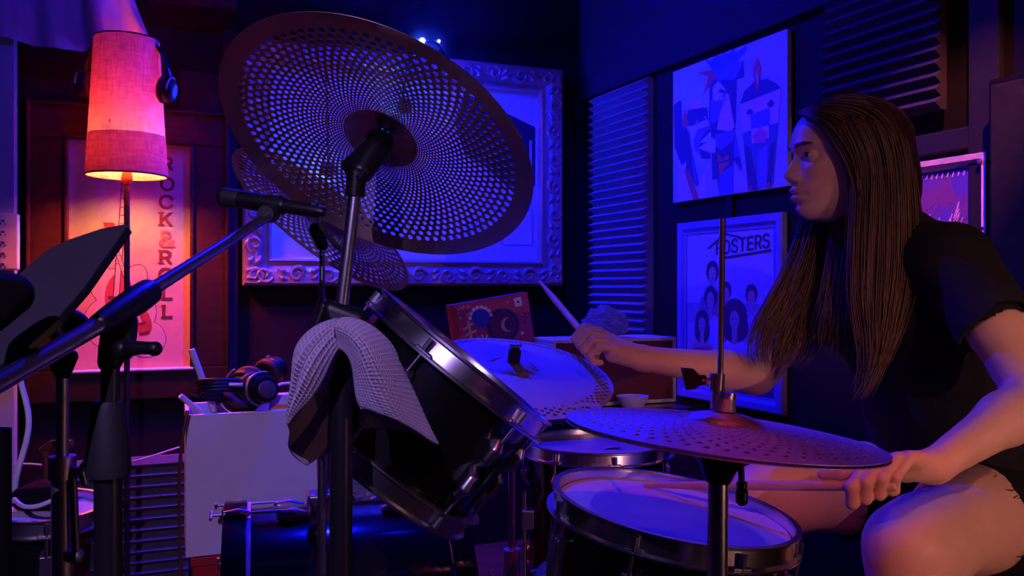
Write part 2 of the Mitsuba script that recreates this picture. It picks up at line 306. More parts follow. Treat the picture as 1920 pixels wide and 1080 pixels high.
# gilt frame on the back wall
def gilt_frame():
    k = thing('gilt_picture_frame', 'large ornate gilt frame with a blue-lit picture on the back wall behind the perforated cymbal', 'picture frame')
    tl, br = wallB(453, 76), wallB(1046, 536)
    w, h = (br - tl) @ BD, tl[2] - br[2]
    M = MB(V(tl[0], tl[1], br[2]) + BN * .002); rw = .088; th = .055
    rails = frame_rails(k, M, w, h, rw, th, 'gilt')
    # inner bead lip
    M2 = shift(M, rw * .98, rw * .98, 0)
    frame_rails(k, M2, w - 2 * rw * .98, h - 2 * rw * .98, .014, .045, 'gilt', 'inner_lip')
    def scroll(s):
        t = np.linspace(0, 1, 22); a = .4 + t * 2.35 * math.pi; r = .030 * (1 - .78 * t)
        c = np.stack([r * np.cos(a) + .002, s * r * np.sin(a), .006 * t], 1)
        body = tube(c, .0085 * (1 - .45 * t), 7)
        leaf = hull((V(-.032, -.004 * s, -.003), .006), (V(-.048, s * .012, 0), .010), (V(-.062, s * .02, -.003), .004))
        leaf2 = hull((V(-.03, s * -.022, -.002), .005), (V(-.05, s * -.014, .002), .009), (V(-.064, s * -.004, -.003), .004))
        return cat_(body, leaf, leaf2)
    sc = {1: scroll(1), -1: scroll(-1)}
    for i, rk in enumerate(rails):
        L = w if i % 2 == 0 else h; n = int(L / .105)
        R = trimesh.transformations.rotation_matrix([0, math.pi / 2, math.pi, 3 * math.pi / 2][i], [0, 0, 1]); R[:2, 3] = [(0, 0), (w, 0), (w, h), (0, h)][i]
        for j in range(n):
            x = (j + .5) * L / n; s = 1 if j % 2 else -1
            A = trimesh.transformations.translation_matrix([x + .015, rw * .45, th * .93])
            add(rk + '__scroll', put(sc[s], M @ R @ A), 'gilt', 40)
    W, Hh = w - 2 * rw - .02, h - 2 * rw - .02
    M3 = shift(M, rw + .01, rw + .01, .012)
    b = trimesh.creation.box([W, Hh, .01]); b.apply_translation([W / 2, Hh / 2, 0]); add(k + '__backing', put(b, M3), 'white_satin', False)
    pale, navy = [.62, .62, .68], [.02, .02, .06]
    it = [(rect(0, 0, W, Hh), pale)]
    it.append((rect(.03 * W, .03 * Hh, .97 * W, .97 * Hh), [.66, .66, .74]))
    it.append(([(W * .70, Hh * .97), (W * .99, Hh * .80), (W * .99, Hh * .45), (W * .90, Hh * .40), (W * .78, Hh * .55), (W * .70, Hh * .62), (W * .66, Hh * .80)], navy))
    it.append((rect(W * .10, Hh * .40, W * .46, Hh * .95).difference(rect(W * .105, Hh * .41, W * .455, Hh * .94)), [.4, .4, .5]))
    it.append((rect(W * .17, Hh * .06, W * .33, Hh * .22).buffer(.008), [.16, .16, .24]))
    it.append((rect(W * .27, Hh * .12, W * .30, Hh * .14), [.8, .8, .85]))
    it.append((rect(W * .855, Hh * .10, W * .975, Hh * .30).buffer(.006), [.34, .33, .36]))
    it.append((rect(W * .86, Hh * .105, W * .97, Hh * .295).buffer(.004), [.75, .75, .82]))
    it.append((rect(W * .965, Hh * .42, W * .975, Hh * .72), [.5, .5, .55]))
    scene[k + '__picture'] = art(it, shift(M3, 0, 0, .006))
    return M, w, h
GM, GW, GH = gilt_frame()
# blue picture lamp clipped to the top of the frame (its head hangs behind the cymbal)
k = thing('picture_lamp', 'small blue two-headed lamp on the gilt frame behind the perforated cymbal', 'lamp')
for uu, vv, off in ((757, 200, .13), (615, 318, .12)):
    c = wallB(uu, vv, off); top = wallB(782, 104, .06) if uu > 700 else wallB(600, 92, .06)
    if True:
        add(k + '__arm', tube(curve([top - BN * .045, top + V(0, 0, .05), c + V(0, 0, .07), c + V(0, 0, .02)], 14), .004, 8), 'black_plastic')
        a_, b_, n_ = basis(-BN)
        add(k + '__hood', put(lathe([(0, -.035), (.012, -.035), (.028, -.005), (.028, 0), (.026, 0), (.01, -.03)], 24), mat4(a_, b_, n_, c + BN * .012)), 'black_plastic')
        bl = ball(c, .012, 2); s = mikit.ply(bl, 'white_plastic', True); s['emitter'] = emit([.006, .025, 1], L_PICT * 6, .8); scene[k + '__bulb' + ('' if uu == 757 else '_001')] = s
# string of little blue lights with its wire
k = thing('led_light', 'small bright blue-white light glowing on the wall above the gilt frame, left one of two', 'light', 'string lights above the gilt frame')
labels[k].pop('group')
for i, (uu, vv, r, g) in enumerate(((792, 76, .0105, 1.0), (823, 77, .006, .5))):
    kk = k if i == 0 else thing('led_light', 'tiny blue-white light glowing on the wall above the gilt frame, right one of two', 'light')
    c = wallB(uu, vv, .02); s = mikit.ply(ball(c, r), 'white_plastic', True); s['emitter'] = emit([.004, .010, 1], L_LED * (8 if i == 0 else 4), .3); scene[kk + '__bulb'] = s
    add(kk + '__socket', cyl(c - BN * .02, c - BN * .006, r * .8, sides=10), 'black_plastic')
wp = [wallB(u, v, .012) for u, v in ((700, 74), (722, 71), (757, 60), (792, 78), (808, 74), (823, 80), (838, 104), (856, 117))]
add('light_string_wire', tube(wp, .0022, 6), 'soffit_paint', True, label='thin wire joining the small blue lights above the gilt frame', category='wire')

# rock poster in a wide dark frame
def rock_poster():
    k = thing('rock_poster', 'red-lit ROCK & ROLL guitar poster in a wide dark wooden frame behind the lamp', 'poster')
    tl, br = wallB(52, 190), wallB(428, 740)
    w, h = (br - tl) @ BD, tl[2] - br[2]
    M = MB(V(tl[0], tl[1], br[2]) + BN * .002)
    ptl, pbr = wallB(130, 262), wallB(356, 686)
    x0, x1 = (ptl - tl) @ BD, (pbr - tl) @ BD; y1, y0 = ptl[2] - br[2], pbr[2] - br[2]
    # unequal frame: four boards with a raised outer and inner lip
    def board(xa, ya, xb, yb, th, nm, m='dark_wood'):
        b = rbox(xb - xa, yb - ya, th, .004, 1); b.apply_translation([(xa + xb) / 2, (ya + yb) / 2, th / 2]); add(k + '__' + nm, put(b, M), m, 25)
    board(0, y1, w, h, .03, 'frame_board'); board(0, 0, w, y0, .03, 'frame_board'); board(0, y0, x0, y1, .03, 'frame_board'); board(x1, y0, w, y1, .03, 'frame_board')
    board(0, h - .012, w, h, .05, 'outer_lip'); board(0, 0, .012, h, .05, 'outer_lip'); board(w - .012, 0, w, h, .05, 'outer_lip')
    board(x0 - .012, y1, x1 + .012, y1 + .012, .042, 'inner_lip'); board(x0 - .012, y0, x0, y1, .042, 'inner_lip'); board(x1, y0, x1 + .012, y1, .042, 'inner_lip')
    board(x0 - .012, y0 - .010, x1 + .012, y0, .042, 'inner_lip', 'white_edge')
    pw, ph = x1 - x0, y1 - y0
    paper, ink, red, tan = [.82, .42, .27], [.12, .02, .025], [.50, .07, .05], [.86, .47, .30]
    sx, sy = pw / 226., ph / 424.
    def q(u, v): return ((u - 130) * sx, (686 - v) * sy)
    it = [(rect(0, 0, pw, ph), paper)]
    for i in range(9):
        it.append((ell(pw * RNG.uniform(.1, .9), ph * RNG.uniform(.1, .9), .03 * RNG.uniform(.6, 1.6), .02 * RNG.uniform(.6, 1.6)).intersection(rect(0, 0, pw, ph)), [.76, .37, .24]))
    def guitar(cx, cy, s, rot, body, fl):
        g = ell(0, 0, .062).union(ell(0, .075, .046)).union(ell(-.03, .085, .028, .05, 20)).union(ell(.03, .085, .028, .05, -20)).buffer(-.008).buffer(.008)
        f = lambda z: affinity.translate(affinity.rotate(affinity.scale(z, s, s, origin=(0, 0)), rot, origin=(0, 0)), cx, cy).intersection(rect(0, 0, pw, ph))
        o = [(f(g), ink), (f(g.buffer(-.0013)), body), (f(ell(.005, .06, .028, .05)), fl), (f(rect(-.007, .05, .007, .34)), ink), (f(rect(-.005, .05, .005, .33)), tan)]
        for j in range(11): o.append((f(rect(-.006, .13 + .018 * j, .006, .1315 + .018 * j)), ink))
        o += [(f(rect(-.016, .05, .016, .058)), ink), (f(rect(-.016, .015, .016, .026)), ink), (f(Polygon([(-.01, .34), (.012, .34), (.02, .40), (-.012, .41)])), ink)]
        return o
    it += guitar(*q(212, 600), 1.5, -4, tan, red) + guitar(*q(272, 632), 1.0, 17, [.80, .48, .36], red)
    curl = []
    for t in np.linspace(0, 1, 30): curl.append((q(312, 437)[0] + .016 * math.sin(t * 9) * (1 - .3 * t), q(312, 470)[1] + .075 * t * .9))
    it.append((line(curl, .0022), [.6, .16, .12]))
    for ch, u, v, hh in (('R', 312, 298, 24), ('O', 312, 337, 24), ('C', 310, 371, 25), ('K', 310, 404, 25), ('&', 312, 442, 30), ('R', 309, 476, 25), ('O', 309, 510, 25), ('L', 312, 545, 24), ('L', 312, 580, 24)):
        tm = meshkit.text_mesh(ch, hh * sy, .001, bold=True); c = (tm.bounds[0] + tm.bounds[1]) / 2
        tm.apply_translation([-c[0], -c[1], 0]); tm.apply_scale([1.15, 1, 1]); x, y = q(u, v); tm.apply_translation([x, y, 0])
        wd = tm.bounds[1, 0] - tm.bounds[0, 0]
        it.append((tm, ink if ch != '&' else [.6, .14, .1]))
        if ch in 'RKL':      # slab serifs
            b0 = y - hh * sy / 2
            it.append((rect(x - wd * .62, b0, x - wd * .15, b0 + .004), ink)); it.append((rect(x - wd * .62, b0 + hh * sy - .004, x - wd * .15, b0 + hh * sy), ink))
    scene[k + '__print'] = art(it, shift(M, x0, y0, .010))
    picture_box(shift(M, x0, y0, .001), pw, ph, .008, k + '__backing', 'cardboard')
rock_poster()

# cubist-style painting of three heads
def faces_painting():
    k = thing('faces_painting', 'unframed canvas of three angular cubist heads, blue-lit, upper picture on the right wall', 'painting')
    tl, bl, tr, br = wallR(1262, 135, .02), wallR(1268, 378, .02), wallR(1476, 54, .02), wallR(1476, 350, .02)
    w = (tr - tl) @ RD; z1 = (tl[2] + tr[2]) / 2; z0 = (bl[2] + br[2]) / 2; h = z1 - z0
    M = MR(V(tl[0], tl[1], z0))
    M = shift(M, 0, 0, -.018)
    b = rbox(w, h, .018, .002, 1); b.apply_translation([w / 2, h / 2, .009]); add(k + '__canvas', put(b, M), 'white_satin', 25)
    Z = [(45, 265), (762, -10), (765, 955), (52, 1075)]          # corners in the sketch, to unit square
    def hom(src):
        A, B = [], []
        for (x, y), (X, Y) in zip(src, [(0, 1), (1, 1), (1, 0), (0, 0)]):
            A += [[x, y, 1, 0, 0, 0, -X * x, -X * y], [0, 0, 0, x, y, 1, -Y * x, -Y * y]]; B += [X, Y]
        return np.r_[np.linalg.solve(A, B), 1].reshape(3, 3)
    Hm = hom(Z)
    def q(*pts):
        o = []
        for x, y in pts:
            r = Hm @ [x, y, 1]; o.append((np.clip(r[0] / r[2], 0, 1) * w, np.clip(r[1] / r[2], 0, 1) * h))
        return o
    bg, skin, navy, mid, red, org = [.42, .46, .80], [.85, .52, .42], [.05, .06, .22], [.12, .16, .48], [.75, .12, .14], [.80, .42, .30]
    lil, teal, pale = [.62, .48, .75], [.06, .18, .36], [.55, .58, .85]
    it = [(q((45, 265), (762, -10), (765, 955), (52, 1075)), bg)]
    A = lambda c, *p: it.append((q(*p), c))
    # left head
    A(navy, (50, 470), (100, 435), (105, 560), (150, 640), (215, 960), (200, 970), (110, 860), (60, 730))
    A(skin, (80, 800), (100, 850), (135, 815), (130, 870), (200, 1050), (85, 1070)); A(red, (120, 870), (160, 880), (215, 1050), (180, 1055))
    A(mid, (150, 620), (205, 960), (185, 930)); A(navy, (145, 500), (265, 478), (270, 570), (160, 600), (110, 600))
    A(skin, (145, 497), (165, 455), (210, 437), (250, 455), (268, 480)); A(red, (125, 490), (150, 600), (110, 612), (105, 570))
    A(lil, (155, 605), (260, 555), (290, 590), (180, 690)); A(mid, (180, 690), (200, 620), (290, 590), (280, 790), (230, 790), (185, 740)); A(navy, (215, 700), (260, 620), (300, 610), (285, 800), (230, 800))
    A(skin, (275, 825), (282, 850), (225, 975), (215, 960), (262, 855)); A([.8, .55, .48], (215, 985), (265, 880), (262, 1040), (218, 1050))
    A(pale, (190, 575), (205, 560), (205, 580)); A(pale, (240, 545), (258, 532), (255, 552))
    # middle head
    A(navy, (280, 330), (330, 300), (450, 290), (445, 560), (435, 700), (430, 1020), (345, 1030), (330, 920), (300, 930), (290, 640), (275, 560))
    A(mid, (285, 440), (385, 400), (340, 560), (285, 590)); A(lil, (298, 360), (335, 315), (385, 375), (330, 440), (300, 440))
    A(skin, (385, 390), (400, 400), (437, 600), (400, 645), (380, 625), (325, 620), (345, 520)); A(navy, (330, 385), (350, 365), (385, 380), (355, 395)); A(mid, (335, 420), (380, 395), (380, 425), (350, 440))
    A(pale, (340, 425), (360, 412), (368, 428), (350, 436))
    A(navy, (315, 640), (345, 618), (385, 640), (380, 650)); A(mid, (315, 650), (437, 615), (430, 690), (350, 745), (320, 720))
    A(pale, (215, 705), (290, 630), (290, 690)); A(lil, (215, 735), (300, 665), (318, 760), (290, 765)); A(pale, (255, 720), (320, 670), (318, 760))
    A(teal, (250, 185), (290, 190), (320, 145), (345, 160), (375, 125), (400, 150), (430, 110), (440, 145), (510, 95), (512, 125), (460, 185), (340, 330), (295, 250))
    A([.08, .12, .75], (345, 310), (380, 220), (495, 185), (480, 290), (420, 310)); A(navy, (490, 185), (495, 290), (440, 310), (470, 240))
    A(red, (200, 270), (295, 250), (320, 300), (240, 395), (265, 320), (270, 290)); A(mid, (440, 620), (490, 860), (470, 870), (435, 800))
    A(red, (330, 760), (365, 800), (400, 770), (410, 820), (375, 860), (350, 930), (340, 850)); A(navy, (335, 820), (470, 780), (485, 860), (430, 800), (340, 835)); A([.10, .12, .7], (345, 900), (430, 830), (430, 1020), (345, 1030))
    # right head
    A(navy, (470, 460), (500, 380), (560, 320), (640, 300), (700, 330), (728, 360)); A(teal, (490, 640), (710, 560), (680, 950), (530, 990)); A(lil, (470, 462), (728, 358), (710, 570), (495, 635))
    A(skin, (540, 440), (660, 390), (660, 500), (540, 520)); A([.70, .42, .62], (540, 520), (660, 500), (655, 600), (545, 630)); A(mid, (540, 520), (660, 480), (660, 585), (542, 612))
    A(navy, (510, 510), (535, 485), (560, 505), (530, 540)); A(navy, (640, 455), (670, 425), (690, 455), (660, 485)); A(pale, (522, 525), (540, 520), (535, 533)); A(pale, (648, 480), (662, 475), (658, 488))
    A(skin, (545, 625), (655, 585), (655, 665), (548, 700)); A([.78, .16, .36], (555, 655), (600, 600), (650, 640), (635, 690), (570, 700))
    A(navy, (500, 710), (540, 730), (590, 980), (528, 990)); A(navy, (695, 680), (665, 700), (640, 965), (668, 960)); A([.14, .2, .55], (590, 740), (650, 700), (640, 960), (585, 975))
    A(red, (552, 250), (580, 168), (602, 230), (590, 370), (570, 360)); A(org, (570, 290), (585, 235), (590, 350)); A(red, (535, 965), (552, 962), (550, 988), (533, 990)); A(red, (640, 942), (665, 938), (662, 965), (640, 970))
    scene[k + '__paint'] = art(it, shift(M, 0, 0, .0182), .00015)
faces_painting()

def family_poster():
    k = thing('fosters_poster', 'FOSTERS poster of a seated group in a blue-lit frame, lower picture on the right wall', 'poster')
    tl, tr, br = wallR(1270, 420, .02), wallR(1452, 397, .02), wallR(1467, 779, .02)
    w = (br - tl) @ RD; z1 = wallR(1360, 409, .02)[2]; z0 = br[2] + .0; h = z1 - z0
    M = MR(V(tl[0], tl[1], z0)); M = shift(M, 0, 0, -.018)
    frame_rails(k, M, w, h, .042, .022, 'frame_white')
    M2 = shift(M, .04, .04, .002); pw, ph = w - .08, h - .08
    picture_box(M2, pw, ph, .006, k + '__backing')
    q = lambda x, y: (x * pw, y * ph)
    sky, low, dk, sk, wh = [.50, .52, .72], [.20, .20, .42], [.05, .04, .10], [.52, .36, .40], [.52, .52, .80]
    it = [(rect(0, 0, pw, ph), sky), (rect(0, .42 * ph, pw, .55 * ph), [.30, .31, .52]), (rect(0, 0, pw, .42 * ph), [.40, .40, .62])]
    E = lambda x, y, rx, ry, c, rot=0: it.append((ell(x * pw, y * ph, rx * pw, ry * ph, rot).intersection(rect(0, 0, pw, ph)), c))
    G = lambda c, *p: it.append(([q(*a) for a in p], c))
    def figure(x, y, s, hair, top, big=0, skin=sk):
        G(top, (x - .16 * s, y - .42 * s), (x - .15 * s, y - .17 * s), (x - .06 * s, y - .11 * s), (x + .06 * s, y - .11 * s), (x + .15 * s, y - .17 * s), (x + .16 * s, y - .42 * s))
        E(x, y + .01, .075 * s + big, .07 * s + big * .6, hair)
        if big: E(x, y - .05, .085 * s + big, .09 * s, hair)
        G(skin, (x - .025 * s, y - .14 * s), (x - .025 * s, y - .04), (x + .025 * s, y - .04), (x + .025 * s, y - .14 * s)); E(x, y - .012, .045 * s, .052 * s, skin)
        E(x - .018 * s, y - .005, .008 * s, .004 * s, dk); E(x + .018 * s, y - .005, .008 * s, .004 * s, dk); E(x, y - .035 * s, .015 * s, .004 * s, [.4, .15, .2])
    figure(.32, .74, 1.0, dk, [.22, .20, .36]); figure(.48, .62, .8, dk, [.30, .20, .3]); figure(.76, .60, .85, dk, [.34, .34, .70])
    figure(.30, .58, 1.0, dk, [.42, .44, .85]); figure(.58, .46, 1.15, dk, [.55, .55, .85], .05); figure(.20, .42, .95, dk, sk, .012)
    G([.55, .12, .22], (.10, .10), (.10, .26), (.32, .27), (.32, .10)); G([.3, .05, .12], (.15, .185), (.28, .20), (.28, .22), (.15, .205)); G([.10, .10, .22], (.34, .03), (.36, .25), (.48, .26), (.5, .03)); G(wh, (.45, .10), (.48, .30), (.72, .30), (.76, .08))
    G([.08, .06, .2], (.55, 0), (.6, .09), (1, .12), (1, 0)); E(.86, .07, .05, .02, [.6, .4, .6], 20); E(.92, .13, .03, .02, [.6, .4, .6], 50)
    tm = meshkit.text_mesh('FOSTERS', .085 * ph, .001); tm.apply_translation([-tm.bounds[0, 0], -tm.bounds[0, 1], 0]); tm.apply_scale([.58 * pw / tm.bounds[1, 0], 1, 1]); sh = np.eye(4); sh[1, 0] = .06; tm.apply_transform(sh); tm.apply_translation([.37 * pw, .852 * ph, 0]); it.append((tm, dk))
    it.append((line([q(.28, .90), q(.47, .985), q(.64, .955)], .005), dk)); it.append((line([q(.46, .835), q(.96, .865)], .006), dk))
    scene[k + '__print'] = art(it, shift(M2, 0, 0, .0065), .0002)
family_poster()

def pink_poster():
    k = thing('violet_poster', 'violet concert poster in a pale pink-lit frame on the wall behind the girl’s shoulder', 'poster')
    tr, br = wallR(1851, 283, .03), wallR(1848, 560, .03); a = wallR(1640, 300, .03)
    w = (tr - a) @ RD; h = tr[2] - br[2]
    M = shift(MR(V(a[0], a[1], br[2])), 0, 0, -.028)
    rails = frame_rails(k, M, w, h, .026, .03, 'frame_pale_wood')
    add(k + '__screw', put(lathe([(0, .004), (.003, .003), (.004, 0)], 12), shift(M, w - .011, h - .17, .0285)), 'black_plastic')
    add(k + '__hook', put(lathe([(0, .008), (.005, .006), (.006, 0)], 12), shift(M, w - .016, h - .022, .0285)), 'dark_metal')
    M2 = shift(M, .024, .024, .002); pw, ph = w - .048, h - .048
    picture_box(M2, pw, ph, .006, k + '__backing')
    q = lambda x, y: (x * pw, y * ph)
    it = [(rect(0, 0, pw, ph), [.13, .05, .30])]
    for i in range(26):
        t = RNG.uniform(0, 1); c = np.array([.17, .05, .20]) * (1 - t) + np.array([.08, .05, .42]) * t
        it.append((ell(RNG.uniform(0, 1) * pw, RNG.uniform(0, 1) * ph, RNG.uniform(.05, .16) * pw, RNG.uniform(.04, .12) * ph, RNG.uniform(0, 90)).intersection(rect(0, 0, pw, ph)), c))
    for i in range(16):
        x, y = RNG.uniform(.35, .8), .42 + RNG.uniform(0, .2)
        it.append((line([q(x, y), q(x + RNG.uniform(.03, .09), y + RNG.uniform(.05, .16))], .0022), [.75, .5, .68]))
    for i in range(9): it.append((line([q(.38 + i * .055, .93), q(.395 + i * .055, .965)], .003), [.6, .45, .6]))
    scene[k + '__print'] = art(it, shift(M2, 0, 0, .0065), .0002)
pink_poster()

# ------------------------------------------------------------------ left side of the room
a = wallB(256, 540); b = wallB(441, 540); zsh = 1.965
bb = rbox(np.linalg.norm(b - a), .035, .26, .004, 1); bb.apply_translation([np.linalg.norm(b - a) / 2, .0175, .131])
add('wall_shelf', put(bb, MB(V(a[0], a[1], zsh))), 'dark_wood', 25, label='dark wooden shelf high on the wall above and to the right of the lamp', category='shelf')
a = wallB(417, 540)
wall_board('wall_trim_post', 'dark bluish upright post on the wall left of the gilt frame', 'post', MB(V(a[0], a[1], 0)), .05, wallB(417, 52)[2], .03, 'soffit_paint')
a = wallB(336, 214)
wall_board('wall_sign_board', 'small square dark blue board on the wall right of the lamp', 'board', MB(wallB(336, 214)), .145, .15, .012, 'soffit_paint')
a = wallB(-60, 540, .12)
k = thing('door_leaf', 'pale teal door edge at the far left behind the power strip', 'door')
w_ = (wallB(28, 540, .12) - a) @ BD
bb = rbox(w_, H - .03, .05, .004, 1); bb.apply_translation([w_ / 2, (H - .03) / 2 + .005, -.025]); add(k, put(bb, MB(V(a[0], a[1], 0))), 'teal_paint', 25)
def power_strip():
    k = thing('power_strip', 'white upright power strip with five outlets at the left edge', 'power strip')
    lo, hi = wallB(38, 507, .125), wallB(38, 402, .125); h = hi[2] - lo[2]; w = .085
    M = MB(V(*(lo - BD * w)))
    bb = rbox(w, h, .04, .005); bb.apply_translation([w / 2, h / 2, .02]); add(k + '__body', put(bb, M), 'white_plastic', 25)
    for i in range(5):
        y = h * (.1 + .19 * i)
        for x, yy, ww, hh in ((.045, y, .007, .006), (.039, y - .0085, .0025, .006), (.051, y - .0085, .0025, .006)):
            c = trimesh.creation.box([ww, hh, .002]); c.apply_translation([x, yy, .0405]); add(k + '__outlet_slot', put(c, M), 'black_plastic', False)
power_strip()

# hanging cloth above the lamp
def drape():
    n, m = 90, 26; vs = []
    sb = np.linspace(0, 1, n)
    ub = -60 + 350 * sb
    vb = np.interp(ub, [-60, 0, 60, 120, 160, 185, 205, 290], [50, 68, 84, 94, 94, 86, 80, 91])
    for t in np.linspace(0, 1, m):
        for s, u, v in zip(sb, ub, vb):
            Y = 2.57 + .19 * s
            z0 = CAMZ + (540 - v) / F * Y; zt = H - .005
            z = z0 + (zt - z0) * t
            ux = u - (35 * min(1, (z - z0) / .155) + 60 * max(0, (z - z0) - .155)) * s ** 3
            A = .016 * (1 - .3 * t)
            Yd = Y + A * math.sin(s * 23 + .8 * math.sin(3 * t)) - .055 * math.sin(max(0, (s - .62) / .38) * math.pi)
            vs.append(V((ux - 960) / F * Y, Yd, z))
    i, j = np.meshgrid(np.arange(m - 1), np.arange(n - 1), indexing='ij'); q = np.stack([i * n + j, i * n + j + 1, (i + 1) * n + j + 1, (i + 1) * n + j], -1).reshape(-1, 4)
    add('hanging_cloth', trimesh.Trimesh(vs, np.vstack([q[:, :3], q[:, [0, 2, 3]]]), process=False), 'drape', True, label='pale cloth hanging from the ceiling over the lamp, glowing orange above the shade', category='cloth')
drape()

LAMP = P(238, 540, 2.64)
def floor_lamp():
    k = thing('floor_lamp', 'lit floor lamp with a tapered pink linen shade and dark lower band', 'lamp')
    zt, zm, zb = 1.767, 1.470, 1.3465; rt, rb = .094, .1175
    r_ = lambda z: rb + (rt - rb) * (z - zb) / (zt - zb)
    def sheet(z0, z1, key, m, dr_=0.):
        n = 65; a = np.linspace(0, 2 * np.pi, n); vs, uv = [], []
        for z in np.linspace(z0, z1, 5):
            for x in a: vs.append(LAMP * V(1, 1, 0) + V((r_(z) + dr_) * math.cos(x), (r_(z) + dr_) * math.sin(x), z)); uv.append((x * .11, z))
        i, j = np.meshgrid(np.arange(4), np.arange(n - 1), indexing='ij'); q = np.stack([i * n + j, i * n + j + 1, (i + 1) * n + j + 1, (i + 1) * n + j], -1).reshape(-1, 4)
        scene[key] = mikit.ply((np.array(vs), np.vstack([q[:, :3], q[:, [0, 2, 3]]])), m, True, uv=np.array(uv))
    sheet(zm, zt, k + '__shade', 'shade_linen'); sheet(zb, zm, k + '__shade_band', 'shade_band', .0008)
    labels[k + '__shade_band'] = {'label': 'dark purple lower band of the shade'}
    ring = lambda z, r: put(tube(np.stack([r * np.cos(np.linspace(0, 2 * np.pi, 49)), r * np.sin(np.linspace(0, 2 * np.pi, 49)), np.full(49, z)], 1), .0025, 6, False), trimesh.transformations.translation_matrix([LAMP[0], LAMP[1], 0]))
    add(k + '__shade_ring', ring(zt, rt), 'lamp_metal', True); add(k + '__shade_ring', ring(zb, rb), 'lamp_metal', True)
    c = V(LAMP[0], LAMP[1], 0)
    add(k + '__spider', cat_(*[cyl(c + V(0, 0, 1.37), c + V(.112 * math.cos(x), .112 * math.sin(x), 1.50), .002, sides=6) for x in (.5, 2.6, 4.7)]), 'lamp_metal')
    add(k + '__socket', put(lathe([(0, 1.318), (.013, 1.320), (.017, 1.335), (.015, 1.35), (.013, 1.36), (.013, 1.375), (0, 1.375)], 20), trimesh.transformations.translation_matrix(c)), 'lamp_metal')
    s = mikit.ply(put(lathe([(0, 1.375), (.012, 1.375), (.018, 1.39), (.030, 1.415), (.034, 1.44), (.026, 1.465), (.012, 1.477), (0, 1.48)], 24), trimesh.transformations.translation_matrix(c)), 'white_plastic', True); s['emitter'] = emit(BULB, L_BULB, 3.0); scene[k + '__bulb'] = s
    add(k + '__pole', cyl(c + V(0, 0, .02), c + V(0, 0, 1.325), .0085), 'stand_black')
    add(k + '__base', put(lathe([(0, 0), (.13, 0), (.13, .012), (.11, .02), (.02, .028), (0, .028)], 40), trimesh.transformations.translation_matrix(c)), 'stand_black')
floor_lamp()

def headphones(label, M, hw=.08, hh=.11, tilt=.12, colour='black_plastic', twist=(0, 0), group=None, scale=1.0):
    """local: x across, z up, cups at x = +-hw, z = 0; band top at z = hh"""
    k = thing('headphones', label, 'headphones', group)
    M = M @ np.diag([scale, scale, scale, 1.0])
    a = np.linspace(0, math.pi, 26)
    arc = np.stack([hw * np.cos(a) * (1 + .06 * np.sin(a)), 0 * a, hh * np.sin(a) ** .8 + .012], 1)
    sec = [tube(arc + V(0, d, 0), .0045, 8) for d in (-.010, -.003, .004, .011)]
    add(k + '__headband', put(cat_(*sec), M), colour, True)
    pad = [tube(arc[7:19] * V(.95, 1, .955) + V(0, d, 0), .006, 8) for d in (-.006, .006)]
    add(k + '__band_padding', put(cat_(*pad), M), 'black_rubber', True)
    for i, s in enumerate((-1, 1)):
        C = trimesh.transformations.translation_matrix([s * hw, 0, 0]) @ trimesh.transformations.rotation_matrix(s * tilt, [0, 1, 0]) @ trimesh.transformations.rotation_matrix(twist[i], [0, 0, 1])
        Q = np.eye(4); Q[:3, :3] = np.array([[0, 0, s], [1, 0, 0], [0, 1, 0]], float).reshape(3, 3)   # local z of lathe -> +-x
        if np.linalg.det(Q[:3, :3]) < 0: Q[:3, 1] *= -1
        sc = np.diag([1.0, 1.25, 1.0, 1.0]);
        cup = put(lathe([(0, .026), (.018, .026), (.026, .022), (.031, .012), (.032, 0), (.030, -.004), (0, -.004)], 36), M @ C @ Q @ sc)
        ck = add(k + '__ear_cup', cup, colour, 35)
        add(ck + '__badge', put(lathe([(0, .0275), (.016, .0275), (.018, .0262)], 28), M @ C @ Q @ sc), 'chrome_satin', 30)
        add(k + '__ear_pad', put(lathe([(.012, -.004), (.030, -.004), (.034, -.010), (.033, -.019), (.026, -.024), (.016, -.022), (.012, -.012)], 36, True), M @ C @ Q @ sc), 'black_rubber', True)
        y = np.linspace(-math.pi * .5, math.pi * .5, 16)
        yoke = np.stack([.012 * s * np.ones(16), .034 * np.sin(y), .043 * np.cos(y) - .002], 1)
        yk = put(tube(yoke, .0032, 8), M @ C)
        add(k + '__yoke', cat_(yk, put(cyl(V(s * (hw + .010), 0, .040), V(s * hw, 0, .065), .0045), M)), 'chrome_satin', True)
    return k
def frame_at(o, x, z): x = nrm(x); z = nrm(z - x * (np.asarray(z) @ x)); return mat4(x, np.cross(z, x), z, o)
headphones('blue-black headphones worn by the floor lamp, cups either side of the pink shade', frame_at(V(LAMP[0] - .004, LAMP[1], 1.62), V(.993, 0, -.06), V(0, 0, 1)), .128, .152, .1, group=None)

# white storage box on a red crate
BXA = P(348, 540, 2.33); BXW, BXD, BXT, BXB = .37, .27, .653, .262
MBX = mat4(BD, V(0, 0, 1), BN, V(BXA[0], BXA[1], BXB))
k = thing('storage_box', 'white open storage box holding headphones, behind the bass drum', 'box')
def panel(x0, x1, y0, y1, z0, z1, key, m='white_satin', M=MBX, r=.003):
    b = rbox(x1 - x0, y1 - y0, z1 - z0, r, 1); b.apply_translation([(x0 + x1) / 2, (y0 + y1) / 2, (z0 + z1) / 2]); add(key, put(b, M), m, 25)
hb = BXT - BXB
panel(0, BXW, 0, hb, -.012, 0, k + '__front_panel'); panel(0, BXW, 0, hb, -BXD, -BXD + .012, k + '__back_panel')
panel(0, .012, 0, hb, -BXD + .012, -.012, k + '__side_panel'); panel(BXW - .012, BXW, 0, hb, -BXD + .012, -.012, k + '__side_panel'); panel(.012, BXW - .012, 0, .012, -BXD + .012, -.012, k + '__bottom_panel')
